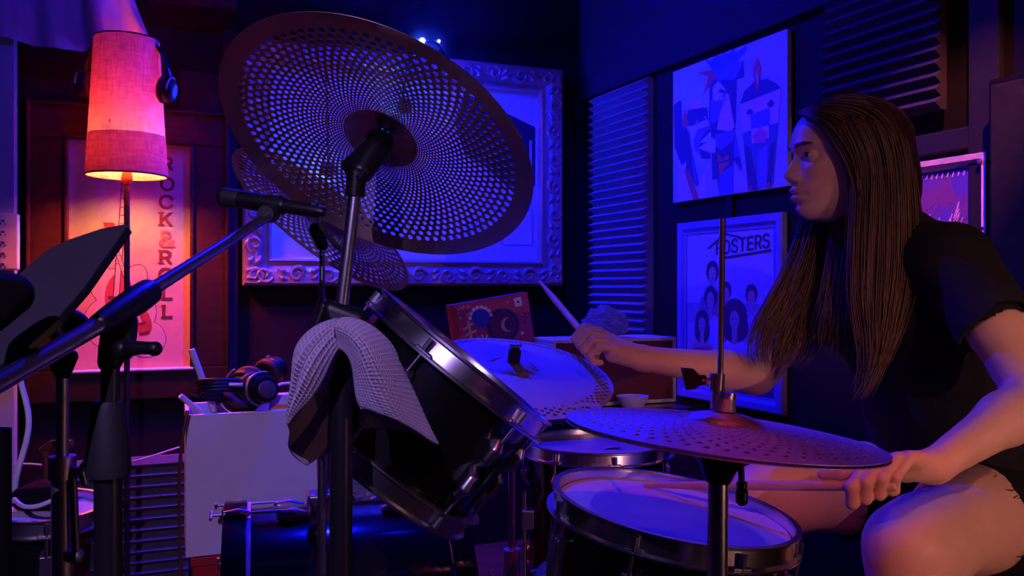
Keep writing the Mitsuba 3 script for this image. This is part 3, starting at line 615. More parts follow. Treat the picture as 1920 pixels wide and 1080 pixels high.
k = thing('red_crate', 'red plastic crate standing under the white storage box', 'crate')
MCR = mat4(BD, V(0, 0, 1), BN, V(BXA[0], BXA[1], 0))
panel(.02, BXW - .02, .002, BXB - .001, -BXD + .02, -.015, k + '__body', 'red_plastic', MCR); panel(.012, BXW - .012, BXB - .03, BXB - .004, -BXD + .012, -.008, k + '__rim', 'red_plastic', MCR)
q3 = lambda x, y, z: (MBX @ V(x, y, z, 1))[:3]
cb = rbox(BXW - .03, .30, BXD - .03, .02); add('grey_pouch', put(cb, shift(MBX, BXW / 2, .165, -BXD / 2)), 'black_matte', 25, label='dark soft pouch filling the white storage box under the headphones', category='pouch')
def box_headphones(lab, u, v, Y, x, z, **kw): headphones(lab, frame_at(P(u, v, Y), x, z), **kw)
box_headphones('black headphones lying tilted in the white storage box, silver arc on the front ear cup', 470, 738, 2.42, V(.42, -.45, .22), V(-.9, .05, -.10), scale=1.35, hw=.042, hh=.10, tilt=.25, twist=(.3, -.3))
box_headphones('dark headphones behind the tilted pair in the white storage box, wide band arching left', 484, 706, 2.52, V(.25, .6, .12), V(-.85, .1, -.42), scale=1.3, hw=.048, hh=.125, tilt=.2)
def stick_simple(key, a, b, r, m, label, cat): add(key, cat_(tube(curve([a, (a + b) / 2, b], 6), r, 12)), m, 40, label=label, category=cat)
stick_simple('white_rod', P(402, 772, 2.43), P(359, 655, 2.40), .0095, 'white_plastic', 'white blue-lit rod standing tall at the left of the storage box', 'rod')
stick_simple('white_rod_001', P(375, 772, 2.40), P(338, 742, 2.36), .008, 'white_plastic', 'short pink-lit white rod poking out over the left edge of the storage box', 'rod')
k = thing('small_white_box', 'small white box with an orange label inside the storage box', 'box')
Mo = mat4(BD, V(0, 0, 1), BN, P(508, 768, 2.43)); panel(0, .085, -.03, .042, -.05, 0, k + '__body', 'white_plastic', Mo); panel(.003, .06, .001, .014, 0, .002, k + '__label', 'orange_plastic', Mo, .001)
add('cable_loop', tube(curve([P(516, 745, 2.47), P(522, 722, 2.48), P(545, 718, 2.49), P(580, 726, 2.5), P(585, 760, 2.5)], 30), .004, 8), 'white_plastic', True, label='loop of pale cable rising over the right end of the storage box', category='cable')
# cables on the wall
add('wall_cable', tube(curve([wallB(u, v, .02 + .09 * s) for u, v, s in ((340, 838, .6), (325, 842, 1), (285, 855, 1), (235, 868, 1), (150, 880, 1), (60, 870, 1), (20, 872, 1))], 40), .0035, 8), 'frame_pale_wood', True, label='thin brown cable drooping across the low foam panel', category='cable')
add('white_hose', tube(curve([P(36, 700, 1.75), P(44, 735, 1.75), P(54, 790, 1.74), P(46, 840, 1.73), P(34, 880, 1.72), P(28, 925, 1.72)], 30), .0058, 12), 'white_plastic', True, label='white cable curving down at the left edge under the microphone boom', category='cable')
add('thin_black_cable', tube(curve([P(352, 770, 2.31), P(340, 840, 2.3), P(336, 940, 2.3), P(338, 1080, 2.3)], 20), .005, 8), 'lamp_metal', True, label='brownish cable hanging down along the left side of the storage box', category='cable')

# ------------------------------------------------------------------ drums
def head_disc(R, z, n=64): return lathe([(0, z), (R * .35, z), (R * .7, z), (R, z), (R + .002, z - .006), (R + .002, z - .008), (0, z - .0015)], n)
def drum(k, top, n, R, depth, nlug, th0, lug='bullet', hoopm='chrome', batter='coated_head', shellm='black_lacquer', reso=True, lugs_bottom=True, hint=V(0, -1, 0)):
    n = nrm(n); cam = nrm(hint - n * (hint @ n)); right = np.cross(n, cam)
    M = mat4(right, -cam, n, top)          # local x right, -y towards camera, z up
    add(k + '__shell', put(lathe([(R - .006, -.006), (R, -.010), (R, -depth + .010), (R - .006, -depth + .006), (R - .008, -depth + .012), (R - .008, -.012)], 72, True), M), shellm, 30)
    add(k + '__batter_head', put(head_disc(R + .002, .002), M), batter, 30)
    hp = [(R + .003, -.015), (R + .020, -.015), (R + .020, -.012), (R + .011, -.010), (R + .010, -.002), (R + .0085, .012), (R + .015, .0145), (R + .015, .018), (R + .006, .018), (R + .004, .012)]
    add(k + '__hoop', put(lathe(hp, 96, True), M), hoopm, 30)
    if reso:
        add(k + '__resonant_head', put(put(head_disc(R + .002, .002), np.diag([1, 1, -1, 1.])), M @ trimesh.transformations.translation_matrix([0, 0, -depth])), 'drum_head_film', 30)
        hp2 = [(r, -z - depth) for r, z in hp][::-1]
        add(k + '__hoop', put(lathe(hp2, 96, True), M), hoopm, 30)
    for i in range(nlug):
        th = th0 + i * 2 * math.pi / nlug
        d = V(math.sin(th), -math.cos(th), 0); tt = V(math.cos(th), math.sin(th), 0)
        for s in ((1, -1) if lugs_bottom else (1,)):
            z = lambda x: x if s > 0 else -depth - x
            if lug == 'bullet':
                c = hull((d * (R + .010) + V(0, 0, z(-.045)), .0085), (d * (R + .014) + V(0, 0, z(-.056)), .011), (d * (R + .013) + V(0, 0, z(-.072)), .0095), (d * (R + .004) + V(0, 0, z(-.084)), .006), (d * (R + .002) + V(0, 0, z(-.05)), .009))
                rodend = -.048
            else:
                c = rbox(.026, .018, .058, .004); A = np.eye(4); A[:3, 0], A[:3, 1] = tt, d; A[:3, 3] = d * (R + .008) + V(0, 0, z(-.075)); c.apply_transform(A); rodend = -.05
            lk = add(k + '__lug', put(c, M), hoopm, 40)
            rod = cyl(d * (R + .0155) + V(0, 0, z(rodend)), d * (R + .0155) + V(0, 0, z(.008)), .0032, sides=10)
            cap_ = cat_(cyl(d * (R + .0155) + V(0, 0, z(-.006)), d * (R + .0155) + V(0, 0, z(.010)), .0052, sides=8), hull((d * (R + .015) + tt * .012 + V(0, 0, z(-.010)), .0035), (d * (R + .015) - tt * .012 + V(0, 0, z(-.010)), .0035)))
            add(lk + '__tension_rod', put(cat_(rod, cap_), M), hoopm, 40)
    return M
def view(u, v): d = nrm(V((u - 960) / F, 1, -(v - 540) / F)); r = nrm(np.cross(d, V(0, 0, 1))); return d, r, np.cross(r, d)
def tilted(u, v, ratio, ang, top_seen):
    """normal of a disc seen at (u, v) as an ellipse: minor/major ratio, major axis falling to the right by ang degrees"""
    d, r, up = view(u, v); c = math.sqrt(1 - ratio ** 2); a = math.radians(ang)
    return nrm(c * (math.sin(a) * r + math.cos(a) * up) + (-ratio if top_seen else ratio) * d)

# rack tom
TOMN = nrm(V(.625, .068, .775)); TOMC = P(862, 685, 1.30)
k = thing('rack_tom', 'black lacquered rack tom with chrome hoops, tilted steeply beside the towel', 'drum')
drum(k, TOMC, TOMN, .150, .178, 6, math.radians(-18), batter='drum_head_film')
TOMK = k
# bass drum
KA = nrm(V(.958, .287, 0)); KF = V(-.594, 1.76, .285)
def kick():
    k = thing('bass_drum', 'black lacquered bass drum lying on its side at the bottom centre', 'drum')
    R, L = .250, .44
    a, b, n = KA, None, None
    M = mat4(V(0, 0, 1), np.cross(KA, V(0, 0, 1)), KA, KF)     # local z along the drum away from the audience, x up
    lo = lambda p: put(p, M)
    add(k + '__shell', lo(lathe([(R - .008, .035), (R, .035), (R, L + .005), (R - .008, L + .005)], 96, True)), 'black_lacquer', 30)
    hoop = lambda z0: [(R + .004, z0), (R + .017, z0), (R + .018, z0 + .002), (R + .018, z0 + .043), (R + .017, z0 + .045), (R + .004, z0 + .045)]
    add(k + '__hoop', lo(lathe(hoop(0), 96, True)), 'black_lacquer', 30); add(k + '__hoop', lo(lathe(hoop(L), 96, True)), 'black_lacquer', 30)
    for z0 in (.043, L):
        add(k + '__head_rim', lo(lathe([(R + .001, z0), (R + .012, z0), (R + .013, z0 + .010), (R + .001, z0 + .010)], 96, True)), 'white_edge', 30)
    add(k + '__front_head', lo(lathe([(0, .03), (R + .003, .03), (R + .003, .033), (0, .033)], 72)), 'drum_head_film', 30)
    add(k + '__batter_head', lo(lathe([(0, L + .012), (R + .003, L + .012), (R + .003, L + .015), (0, L + .015)], 72)), 'coated_head', 30)
    for i in range(8):
        th = math.radians(14 + 45 * i - 45); d = V(math.cos(th), math.sin(th), 0); tt = V(-math.sin(th), math.cos(th), 0)
        for s in (0, 1):
            zz = (lambda z: z) if s == 0 else (lambda z: L + .045 - z)
            claw = hull((d * (R + .022) + V(0, 0, zz(.004)), .007), (d * (R + .024) + V(0, 0, zz(.03)), .009), (d * (R + .021) + V(0, 0, zz(.045)), .007), (d * (R + .008) + V(0, 0, zz(-.004)), .006))
            ck = add(k + '__claw', lo(claw), 'chrome', 40)
            rod = cyl(d * (R + .022) + V(0, 0, zz(-.022)), d * (R + .022) + V(0, 0, zz(.115)), .0032, sides=10)
            tee = cyl(d * (R + .022) + tt * .016 + V(0, 0, zz(-.022)), d * (R + .022) - tt * .016 + V(0, 0, zz(-.022)), .0035, sides=8)
            add(ck + '__tension_rod', lo(cat_(rod, tee)), 'chrome', 40)
            lg = hull((d * (R + .012) + V(0, 0, zz(.112)), .011), (d * (R + .014) + V(0, 0, zz(.135)), .013), (d * (R + .008) + V(0, 0, zz(.160)), .010), (d * (R + .002) + V(0, 0, zz(.13)), .013))
            add(k + '__lug', lo(lg), 'chrome', 40)
    # tom mount with its post
    mp = V(R + .012, .02, .20)
    mb = rbox(.05, .06, .07, .008); mb.apply_translation(mp); add(k + '__tom_mount', lo(mb), 'chrome', 35)
    pw = (M @ np.r_[mp, 1])[:3]
    # spurs
    for s in (-1, 1):
        c = M @ np.r_[V(-.12, s * .22, .10), 1]; e = V(c[0] - .10, c[1] + (-s) * .0, .012) + np.cross(KA, V(0, 0, 1)) * s * .16
        add(k + '__spur', cyl(c[:3], e, .008), 'chrome', 40)
    return k, pw
KICK, MOUNT = kick()
ptop = MOUNT + V(.0, -.02, .13); pt = TOMC - TOMN * .10 + V(-.05, .148, -.01)
add(TOMK + '__tom_arm', cat_(cyl(MOUNT + V(0, -.005, .03), ptop, .0115), ball(ptop, .017), tube(curve([ptop, (ptop + pt) / 2 + V(0, .01, .02), pt], 10), .0095, 12)), 'chrome_satin', 40)

# snare
SN = tilted(1262, 966, .262, 9.4, True); SC = P(1261, 964, 1.285)
k = thing('snare_drum', 'black snare drum with a white head in front of the girl’s knees', 'drum')
MS = drum(k, SC, SN, .170, .145, 8, math.radians(-26), lug='box')
st_ = rbox(.03, .016, .05, .004); A = np.eye(4); th = math.radians(14); A[:3, 0] = V(math.cos(th), math.sin(th), 0); A[:3, 1] = V(math.sin(th), -math.cos(th), 0); A[:3, 2] = V(0, 0, -1); A[:3, 3] = V(math.sin(th), -math.cos(th), 0) * .18 + V(0, 0, -.075); st_.apply_transform(A)
add(k + '__strainer', put(st_, MS), 'chrome_satin', 35)
def tripod(k, base, h, spread, r, m, rot=.3, name='leg'):
    for i in range(3):
        a = rot + i * 2 * math.pi / 3; d = V(math.cos(a), math.sin(a), 0)
        lk = add(k + '__' + name, cat_(cyl(base + V(0, 0, h), base + d * spread + V(0, 0, .012), r), cyl(base + d * spread * .5 + V(0, 0, h * .5), base + V(0, 0, h * .35), r * .6)), m, 40)
        add(lk + '__rubber_foot', ball(base + d * spread + V(0, 0, .013), .0125), 'black_rubber', True)
k = thing('snare_stand', 'chrome tripod stand under the snare drum', 'stand')
sb = SC - SN * .165; base = V(sb[0], sb[1], 0)
add(k + '__post', cyl(base + V(0, 0, .14), sb - SN * .03, .012), 'chrome', 40)
for i in range(3):
    a = .8 + i * 2.094; e = (MS @ np.r_[V(.178 * math.cos(a), .178 * math.sin(a), -.172), 1])[:3]; e2 = (MS @ np.r_[V(.196 * math.cos(a), .196 * math.sin(a), -.135), 1])[:3]
    add(k + '__cradle_arm', tube(np.array([sb - SN * .03, e, e2]), .006, 10), 'chrome', 40)
tripod(k, base, .24, .24, .008, 'chrome', .1)

# floor tom
FC = P(1120, 838, 2.17)
k = thing('floor_tom', 'black floor tom on legs with a pale blue-lit head, behind the snare drum', 'drum')
MF = drum(k, FC, V(0, 0, 1), .172, .33, 8, math.radians(7), batter='drum_head_film', lugs_bottom=True)
tri = Polygon([(0, 0), (.03, .008), (.05, .0), (.035, .02), (.045, .03), (.02, .022)])
add(k + '__badge', extrude(tri, .0006, shift(MF, .01, -.05, .0022)), 'black_matte', False)
for a in (-75, 45, 165):
    th = math.radians(a); d = V(math.sin(th), -math.cos(th), 0) * .192
    c = V(FC[0], FC[1], 0) + d
    lk = add(k + '__leg', tube(np.array([c + V(0, 0, FC[2] - .10), c + V(0, 0, .12), c + d * .25 + V(0, 0, .015)]), .006, 10), 'chrome', 40)
    add(lk + '__rubber_foot', ball(c + d * .25 + V(0, 0, .013), .012), 'black_rubber', True)
    br = rbox(.035, .03, .05, .006); br.apply_translation(c - d * .05 + V(0, 0, FC[2] - .17)); add(k + '__leg_bracket', br, 'chrome', 35)

# ------------------------------------------------------------------ cymbals
def profile(R, bow, bell_r, bell_h):
    def z(r):
        r = np.asarray(r, float); t = np.clip((r - bell_r) / (R - bell_r), 0, 1)
        body = bow * (1 - t ** 1.8)
        c = np.clip(r / bell_r, 0, 1)
        return body + np.where(r < bell_r, bell_h * np.sqrt(np.maximum(1 - c ** 2.2, 0)), 0)
    return z
def cymbal(M, key, m, R, bow=.018, bell_r=.045, bell_h=.014, per=84, rows=22, r_in=.052, r_out=.175, hole=.30, nside=9, th=.0011, swirl=1.0):
    rr = np.exp(np.linspace(math.log(r_in), math.log(r_out), rows)); da = 2 * math.pi / per
    polys = [np.stack([R * np.cos(np.linspace(0, 2 * np.pi, 160, endpoint=False)), R * np.sin(np.linspace(0, 2 * np.pi, 160, endpoint=False))], 1)]
    for i, r in enumerate(rr):
        hr = hole * da * r
        for j in range(per):
            a = (j + .5 * (i % 2)) * da; c = r * V(math.cos(a), math.sin(a))
            q = -np.linspace(0, 2 * np.pi, nside, endpoint=False)
            polys.append(c + hr * np.stack([np.cos(q), np.sin(q)], 1))
    q = -np.linspace(0, 2 * np.pi, 16, endpoint=False); polys.append(.006 * np.stack([np.cos(q), np.sin(q)], 1))
    man = m3.Manifold.extrude(m3.CrossSection([p.astype(np.float32) for p in polys], m3.FillRule.Positive if hasattr(m3.FillRule, 'Positive') else m3.FillRule.EvenOdd), th)
    man = man.refine_to_length(.014)
    me = man.to_mesh(); v = np.array(me.vert_properties[:, :3], float); f = np.array(me.tri_verts)
    r = np.hypot(v[:, 0], v[:, 1]); zf = profile(R, bow, bell_r, bell_h)
    e = 1e-4; sl = (zf(r + e) - zf(np.maximum(r - e, 0))) / (e + np.minimum(e, r)); ri = np.maximum(r, 1e-6)
    n0 = np.stack([-sl * v[:, 0] / ri, -sl * v[:, 1] / ri, np.ones(len(v))], 1); n0 /= np.linalg.norm(n0, axis=1, keepdims=True)
    w = v.copy(); w[:, 2] = zf(r) + v[:, 2]
    ang = np.arctan2(v[:, 1], v[:, 0])
    fv, fw = v[f], w[f]; fn = np.cross(fw[:, 1] - fw[:, 0], fw[:, 2] - fw[:, 0]); fn /= np.linalg.norm(fn, axis=1, keepdims=True) + 1e-20
    flat = np.ptp(fv[:, :, 2], axis=1) < th * .5; top = fv[:, :, 2].mean(1) > th * .5
    N = np.where(flat[:, None, None], np.where(top[:, None, None], n0[f], -n0[f]), fn[:, None, :].repeat(3, 1))
    A = ang[f]; A = np.where(np.ptp(A, axis=1)[:, None] > math.pi, np.where(A < 0, A + 2 * math.pi, A), A)
    uv = np.stack([A / (2 * math.pi) * 1.0, r[f] / R], -1)
    R3 = M[:3, :3]
    W = fw.reshape(-1, 3) @ R3.T + M[:3, 3]; NN = N.reshape(-1, 3) @ R3.T
    path = meshkit.write_ply((W, np.arange(len(W)).reshape(-1, 3)), False, uv.reshape(-1, 2), None, NN)
    scene[key] = {'type': 'ply', 'filename': path, 'face_normals': False, 'bsdf': {'type': 'ref', 'id': m}}
    return len(f)
def disc_frame(c, n): a, b, n = basis(n, (.3, .5, 1)); return mat4(a, b, n, c)

# big perforated cymbal on a straight stand
C1N = tilted(711, 267, .607, 27.1, False); C1 = P(709, 270, 1.06)
k = thing('crash_cymbal', 'big perforated cymbal tilted up on a chrome stand at upper centre, underside showing', 'cymbal')
cymbal(disc_frame(C1 - C1N * .012, C1N), k + '__disc', 'bronze', .2035, .020, .047, .013, per=84, rows=23, r_in=.050, r_out=.176)
k = thing('crash_cymbal_stand', 'chrome and black boom-less stand under the big perforated cymbal', 'cymbal stand')
neck = P(668, 343, 1.025); cl = P(641, 590, 1.02); base = V(cl[0] - .004, cl[1], 0)
bell = C1 + C1N * .018
add(k + '__tilter', cat_(hull((bell - C1N * .030, .017), (bell - C1N * .058 + V(-.006, 0, -.004), .016), (bell - C1N * .045 + V(-.024, -.004, -.008), .010)), hull((bell - C1N * .03, .012), (bell - C1N * .012, .014)), cyl(bell - C1N * .06, neck + V(.003, 0, .012), .0055)), 'black_plastic', 40)
add(k + '__felt', cat_(put(lathe([(0, -.010), (.016, -.010), (.018, -.004), (.016, .001), (0, .001)], 24), disc_frame(bell - C1N * .008, C1N))), 'black_matte', 40)
add(k + '__rod_end', cyl(bell - C1N * .02, bell + C1N * .03, .003), 'chrome', 40)
add(k + '__tilter_screw', cyl(bell - C1N * .055 + V(0, -.012, -.005), P(671, 332, 1.01), .003), 'chrome', 40)
add(k + '__collar', cyl(neck + V(.0005, 0, .014), neck + V(-.0015, 0, -.016), .0115), 'black_plastic', 40)
add(k + '__upper_tube', cyl(neck, cl + V(0, 0, .01), .0078), 'chrome', 40)
add(k + '__clamp', cat_(hull((cl + V(-.012, -.004, .006), .012), (cl + V(.020, 0, -.006), .013), (cl + V(0, 0, -.03), .018)), hull((cl + V(-.02, -.008, .01), .006), (cl + V(-.03, -.012, -.02), .005))), 'black_plastic', 40)
add(k + '__lower_tube', cyl(cl + V(0, 0, -.02), base + V(0, 0, .10), .0135), 'stand_black', 40)
tripod(k, base, .32, .26, .008, 'stand_black', .9)

# second perforated cymbal behind it
C2N = tilted(600, 420, .30, 37.7, False); C2 = P(600, 420, 1.42)
k = thing('perforated_cymbal', 'smaller perforated cymbal half hidden behind the big tilted one and the microphone', 'cymbal')
cymbal(disc_frame(C2, C2N), k + '__disc', 'cymbal_steel', .176, .016, .042, .012, per=60, rows=17, r_in=.048, r_out=.160, nside=7)
k = thing('thin_cymbal_stand', 'thin chrome stand under the smaller perforated cymbal behind the towel', 'cymbal stand')
base = V(P(604, 600, 1.42)[0], 1.42, 0)
add(k + '__rod', cyl(C2 + C2N * .03, C2 - C2N * .02, .003), 'chrome', 40)
add(k + '__tilter', hull((C2 - C2N * .012, .011), (V(base[0], 1.42, C2[2] - .035), .010)), 'black_plastic', 40)
add(k + '__upper_tube', cyl(V(base[0], 1.42, C2[2] - .03), V(base[0], 1.42, P(604, 560, 1.42)[2]), .0045), 'chrome', 40)
add(k + '__collar', put(lathe([(0, .012), (.010, .012), (.013, .006), (.010, -.02), (0, -.02)], 20), trimesh.transformations.translation_matrix([base[0], 1.42, P(604, 588, 1.42)[2]])), 'chrome_satin', 30)
add(k + '__lower_tube', cyl(V(base[0], 1.42, P(604, 560, 1.42)[2]), base + V(0, 0, .08), .0075), 'chrome', 40)
tripod(k, base, .25, .14, .006, 'chrome', .2)

# far cymbal by the girl's right hand
C3N = tilted(962, 700, .375, 7.0, True); C3 = P(960, 703, 1.70)
k = thing('ride_cymbal', 'blue-lit cymbal lying nearly flat behind the rack tom, by the girl’s raised hand', 'cymbal')
cymbal(disc_frame(C3, C3N), k + '__disc', 'ride_steel', .203, .016, .045, .010, per=60, rows=4, r_in=.170, r_out=.190, hole=.22, nside=7)
lg = disc_frame(C3, nrm(C3N)); d_, r_, u_ = view(1065, 716)
xx = nrm(r_ - C3N * (r_ @ C3N)); yy = np.cross(C3N, xx); pc = C3 + xx * .108 - yy * .030
logo = [rect(-.018, -.012, -.004, -.003), rect(.000, -.012, .016, -.003), rect(-.016, .002, -.002, .010), rect(.002, .001, .010, .012), rect(-.020, -.001, .014, .0008)]
add(k + '__logo', extrude(cat_ and __import__('shapely').union_all(logo), .0006, mat4(xx, yy, C3N, pc + C3N * .0075)), 'black_matte', False)
k = thing('ride_cymbal_stand', 'chrome tripod stand carrying the blue-lit cymbal behind the rack tom', 'cymbal stand')
add(k + '__sleeve', cat_(cyl(C3 + C3N * .0285, C3 + C3N * .052, .0125), cyl(C3 + C3N * .052, C3 + C3N * .058, .009)), 'black_rubber', 40)
add(k + '__wing_nut', cat_(hull((C3 + C3N * .062 + V(-.010, 0, 0), .003), (C3 + C3N * .060, .004)), hull((C3 + C3N * .062 + V(.010, 0, 0), .003), (C3 + C3N * .060, .004))), 'chrome', 40)
tl_ = V(C3[0], C3[1], C3[2] - .05)
add(k + '__tilter', hull((C3 - C3N * .006, .010), (tl_, .012)), 'black_plastic', 40); add(k + '__rod', cyl(C3 - C3N * .01, C3 + C3N * .06, .003), 'chrome', 40)
add(k + '__upper_tube', cyl(tl_, V(C3[0], C3[1], .45), .0075), 'chrome', 40); add(k + '__collar', cyl(V(C3[0], C3[1], .43), V(C3[0], C3[1], .48), .017), 'chrome_satin', 40); add(k + '__lower_tube', cyl(V(C3[0], C3[1], .46), V(C3[0], C3[1], .10), .0115), 'chrome', 40)
tripod(k, V(C3[0], C3[1], 0), .40, .17, .008, 'chrome', -1.75)

# hi-hat
HN = tilted(1355, 813, .122, 5.2, True); HC = P(1354, 812, .972)
k = thing('hi_hat_cymbals', 'pair of closed greyish perforated hi-hat cymbals in front of the girl', 'cymbals')
cymbal(disc_frame(HC, HN), k + '__top_cymbal', 'cymbal_steel', .178, .013, .042, .010, per=54, rows=15, r_in=.050, r_out=.160, hole=.20, nside=7)
MB_ = disc_frame(HC - HN * .0025, HN) @ np.diag([1, 1, -1, 1.])
lowp = profile(.178, .010, .042, .008); rs = np.r_[np.linspace(.006, .042, 8), np.linspace(.05, .178, 14)]
add(k + '__bottom_cymbal', put(lathe([(r, float(lowp(r))) for r in rs] + [(r, float(lowp(r)) + .0011) for r in rs[::-1]], 96, True), MB_), 'cymbal_steel', 30)
k = thing('hi_hat_stand', 'chrome hi-hat stand with a long pull rod and black wing nut clutch', 'stand')
roda = P(1355, 410, .985); rodb = P(1341, 770, .972); ax = nrm(rodb - roda)
bb_ = HC - HN * .06; hb_ = V(P(1339, 900, .972)[0], .972, 0)
add(k + '__pull_rod', cyl(roda, HC - HN * .04, .0034), 'chrome', 40)
cz = P(1344, 718, .974)
add(k + '__clutch', cat_(cyl(cz - ax * .0105, cz + ax * .0095, .0088), cyl(cz + ax * .0095, cz + ax * .03, .0062)), 'chrome', 40)
wn = cz + V(-.012, -.002, .004)
add(k + '__clutch_screw', cyl(cz, wn + V(-.006, 0, 0), .0035), 'chrome', 40)
wp_ = Polygon([(0, -.004), (-.008, -.006), (-.012, -.0095), (-.021, -.0105), (-.026, .0125), (-.014, .0115), (-.007, .004), (0, .004)]).buffer(.001)
add(k + '__wing_nut', extrude(wp_, .006, mat4(V(1, 0, 0), V(0, 0, 1), V(0, -1, 0), wn + V(-.002, .003, 0))), 'black_plastic', 30)
add(k + '__felt', cat_(cyl(HC + HN * .0255, HC + HN * .040, .0135, .0115)), 'chrome_satin', 40)
add(k + '__felt_nut', cyl(HC + HN * .040, HC + HN * .047, .0125), 'chrome', 40)
add(k + '__seat_cup', put(lathe([(0, -.035), (.014, -.035), (.020, -.02), (.030, -.006), (.030, -.002), (0, -.002)], 32), disc_frame(HC - HN * .021, HN)), 'black_plastic', 30)
sc_ = HC - HN * .03 + V(.022, -.008, -.004)
add(k + '__tilt_screw', cat_(cyl(sc_ + V(0, 0, .004), sc_ + V(.001, 0, -.028), .0035), cyl(sc_ + V(.001, 0, -.020), sc_ + V(.001, 0, -.026), .006), hull((sc_ + V(.001, 0, -.032), .007), (sc_ + V(.001, 0, -.040), .007))), 'black_plastic', 40)
add(k + '__upper_tube', cyl(HC - HN * .05, hb_ + V(0, 0, .10), .0116, sides=36), 'chrome', 40)
tripod(k, hb_, .26, .25, .007, 'chrome', -.4)

# ------------------------------------------------------------------ table, crate and what lies on them
TZ = .662
k = thing('side_table', 'black side table behind the floor tom carrying the crate and the small bowl', 'table')
ta, tb = V(-.30, 2.44, 0), BD
MT = mat4(BD, V(0, 0, 1), BN, V(-.12, 2.162, 0))
panel(0, .68, TZ - .025, TZ, -.40, 0, k + '__table_top', 'black_lacquer', MT, .004)
for x in (.04, .62):
    for z in (-.37, -.27): panel(x, x + .03, .002, TZ - .026, z - .015, z + .015, k + '__leg', 'black_matte', MT, .003)
CA = P(1268, 632, 2.52); CW = .40; CH = CA[2] - TZ - .002
MC = mat4(BD, V(0, 0, 1), BN, V(CA[0], CA[1], TZ + .002) - BD * CW)
k = thing('open_crate', 'white-edged open box with a dark red inside, under the girl’s raised hand', 'box')
panel(0, CW, CH - .010, CH, -.16, 0, k + '__top_panel', 'white_edge', MC, .002); panel(0, CW, 0, .01, -.16, 0, k + '__bottom_panel', 'white_edge', MC, .002)
panel(CW - .010, CW, .0101, CH - .0101, -.16, 0, k + '__side_panel', 'white_edge', MC, .002); panel(0, .01, .0101, CH - .0101, -.16, 0, k + '__side_panel', 'white_edge', MC, .002)
panel(.0102, CW - .0102, .0101, CH - .0101, -.15, -.008, k + '__dark_inside', 'maroon', MC, .001)
# illustrated red box leaning on the crate
k = thing('illustrated_box', 'red box printed with a moon and planets, tipped on its corner behind the ride cymbal', 'box')
o = P(860, 668, 2.40); ca = math.radians(9.2)
xx = math.cos(ca) * BD + V(0, 0, math.sin(ca)); yy = -math.sin(ca) * BD + V(0, 0, math.cos(ca)); MBx = mat4(xx, yy, BN, o)
MBx = shift(MBx, 0, 0, 0); bw, bh, bd = .236, .145, .05
bx = rbox(bw, bh, bd, .002, 1); bx.apply_translation([bw / 2, bh / 2, -bd / 2]); add(k + '__carton', put(bx, MBx), 'maroon', 25)
wh, tan, blu, red, prp = [.72, .70, .76], [.62, .42, .30], [.05, .06, .5], [.42, .03, .06], [.16, .03, .12]
clip = lambda g: g.intersection(rect(.001, .001, bw - .001, bh - .001))
it = [(rect(.0005, .0005, bw - .0005, bh - .0005), [.46, .05, .14]), (rect(.0005, .0005, .014, bh - .0005), red)]
it += [(ell(.145, .062, .050), [.03, .03, .14]), (ell(.145, .062, .041), prp)]
it += [(ell(.160, .062, .021).difference(ell(.169, .062, .019)), tan), (ell(.169, .061, .007), [.04, .03, .10]), (ell(.1695, .062, .0018), wh)]
for i in range(8):
    a = math.radians(8 + i * 23); c = V(.082, .094)
    it.append((clip(affinity.translate(affinity.rotate(rect(.024, -.005, .037, .005), math.degrees(a), origin=(0, 0)), *c)), wh))
it.append((ell(.082, .094, .0275), blu))
for i in range(5):
    a = math.radians(30 + i * 30); it.append((clip(affinity.translate(affinity.rotate(rect(.018, -.0022, .030, .0022), math.degrees(a), origin=(0, 0)), .078, .018)), wh))
it += [(line([(.028, .072), (.056, .084)], .007), tan), (line([(.030, .054), (.062, .062)], .007), tan), (line([(.043, .090), (.045, .020)], .008), tan)]
it += [(affinity.rotate(rect(.190, .108, .213, .134), 2, origin='center'), wh), (ell(.202, .121, .0036), [.03, .03, .12])]
def star(cx, cy, r, n=6): return [(cx + (r if i % 2 else r * .45) * math.cos(i * math.pi / n), cy + (r if i % 2 else r * .45) * math.sin(i * math.pi / n)) for i in range(2 * n)]
it += [(star(.200, .030, .008), wh), (star(.208, .083, .005), tan), (star(.170, .128, .005), tan)]
for i in range(14): it.append((clip(ell(RNG.uniform(.016, .06), RNG.uniform(.10, .14), .0018)), wh))
for i in range(10): it.append((ell(RNG.uniform(.2, .23), RNG.uniform(.04, .1), .0014), [.5, .4, .6]))
scene[k + '__print'] = art(it, shift(MBx, 0, 0, .0002), .00012)
add('dark_book', put(rbox(.20, .05, .06, .003, 1), shift(MBx, .125, -.028, -.03)), 'black_matte', 25, label='dark block propping up the tipped illustrated box', category='block')
k = thing('small_bowl', 'small pale blue-lit bowl on the black table edge, under the girl’s forearm', 'bowl')
bc = P(1186, 757, 2.40); bc[2] = TZ + .001
add(k, put(lathe([(0, 0), (.028, 0), (.040, .018), (.0455, .034), (.042, .034), (.037, .018), (.024, .006), (0, .005)], 40), trimesh.transformations.translation_matrix(bc)), 'white_plastic', 35)
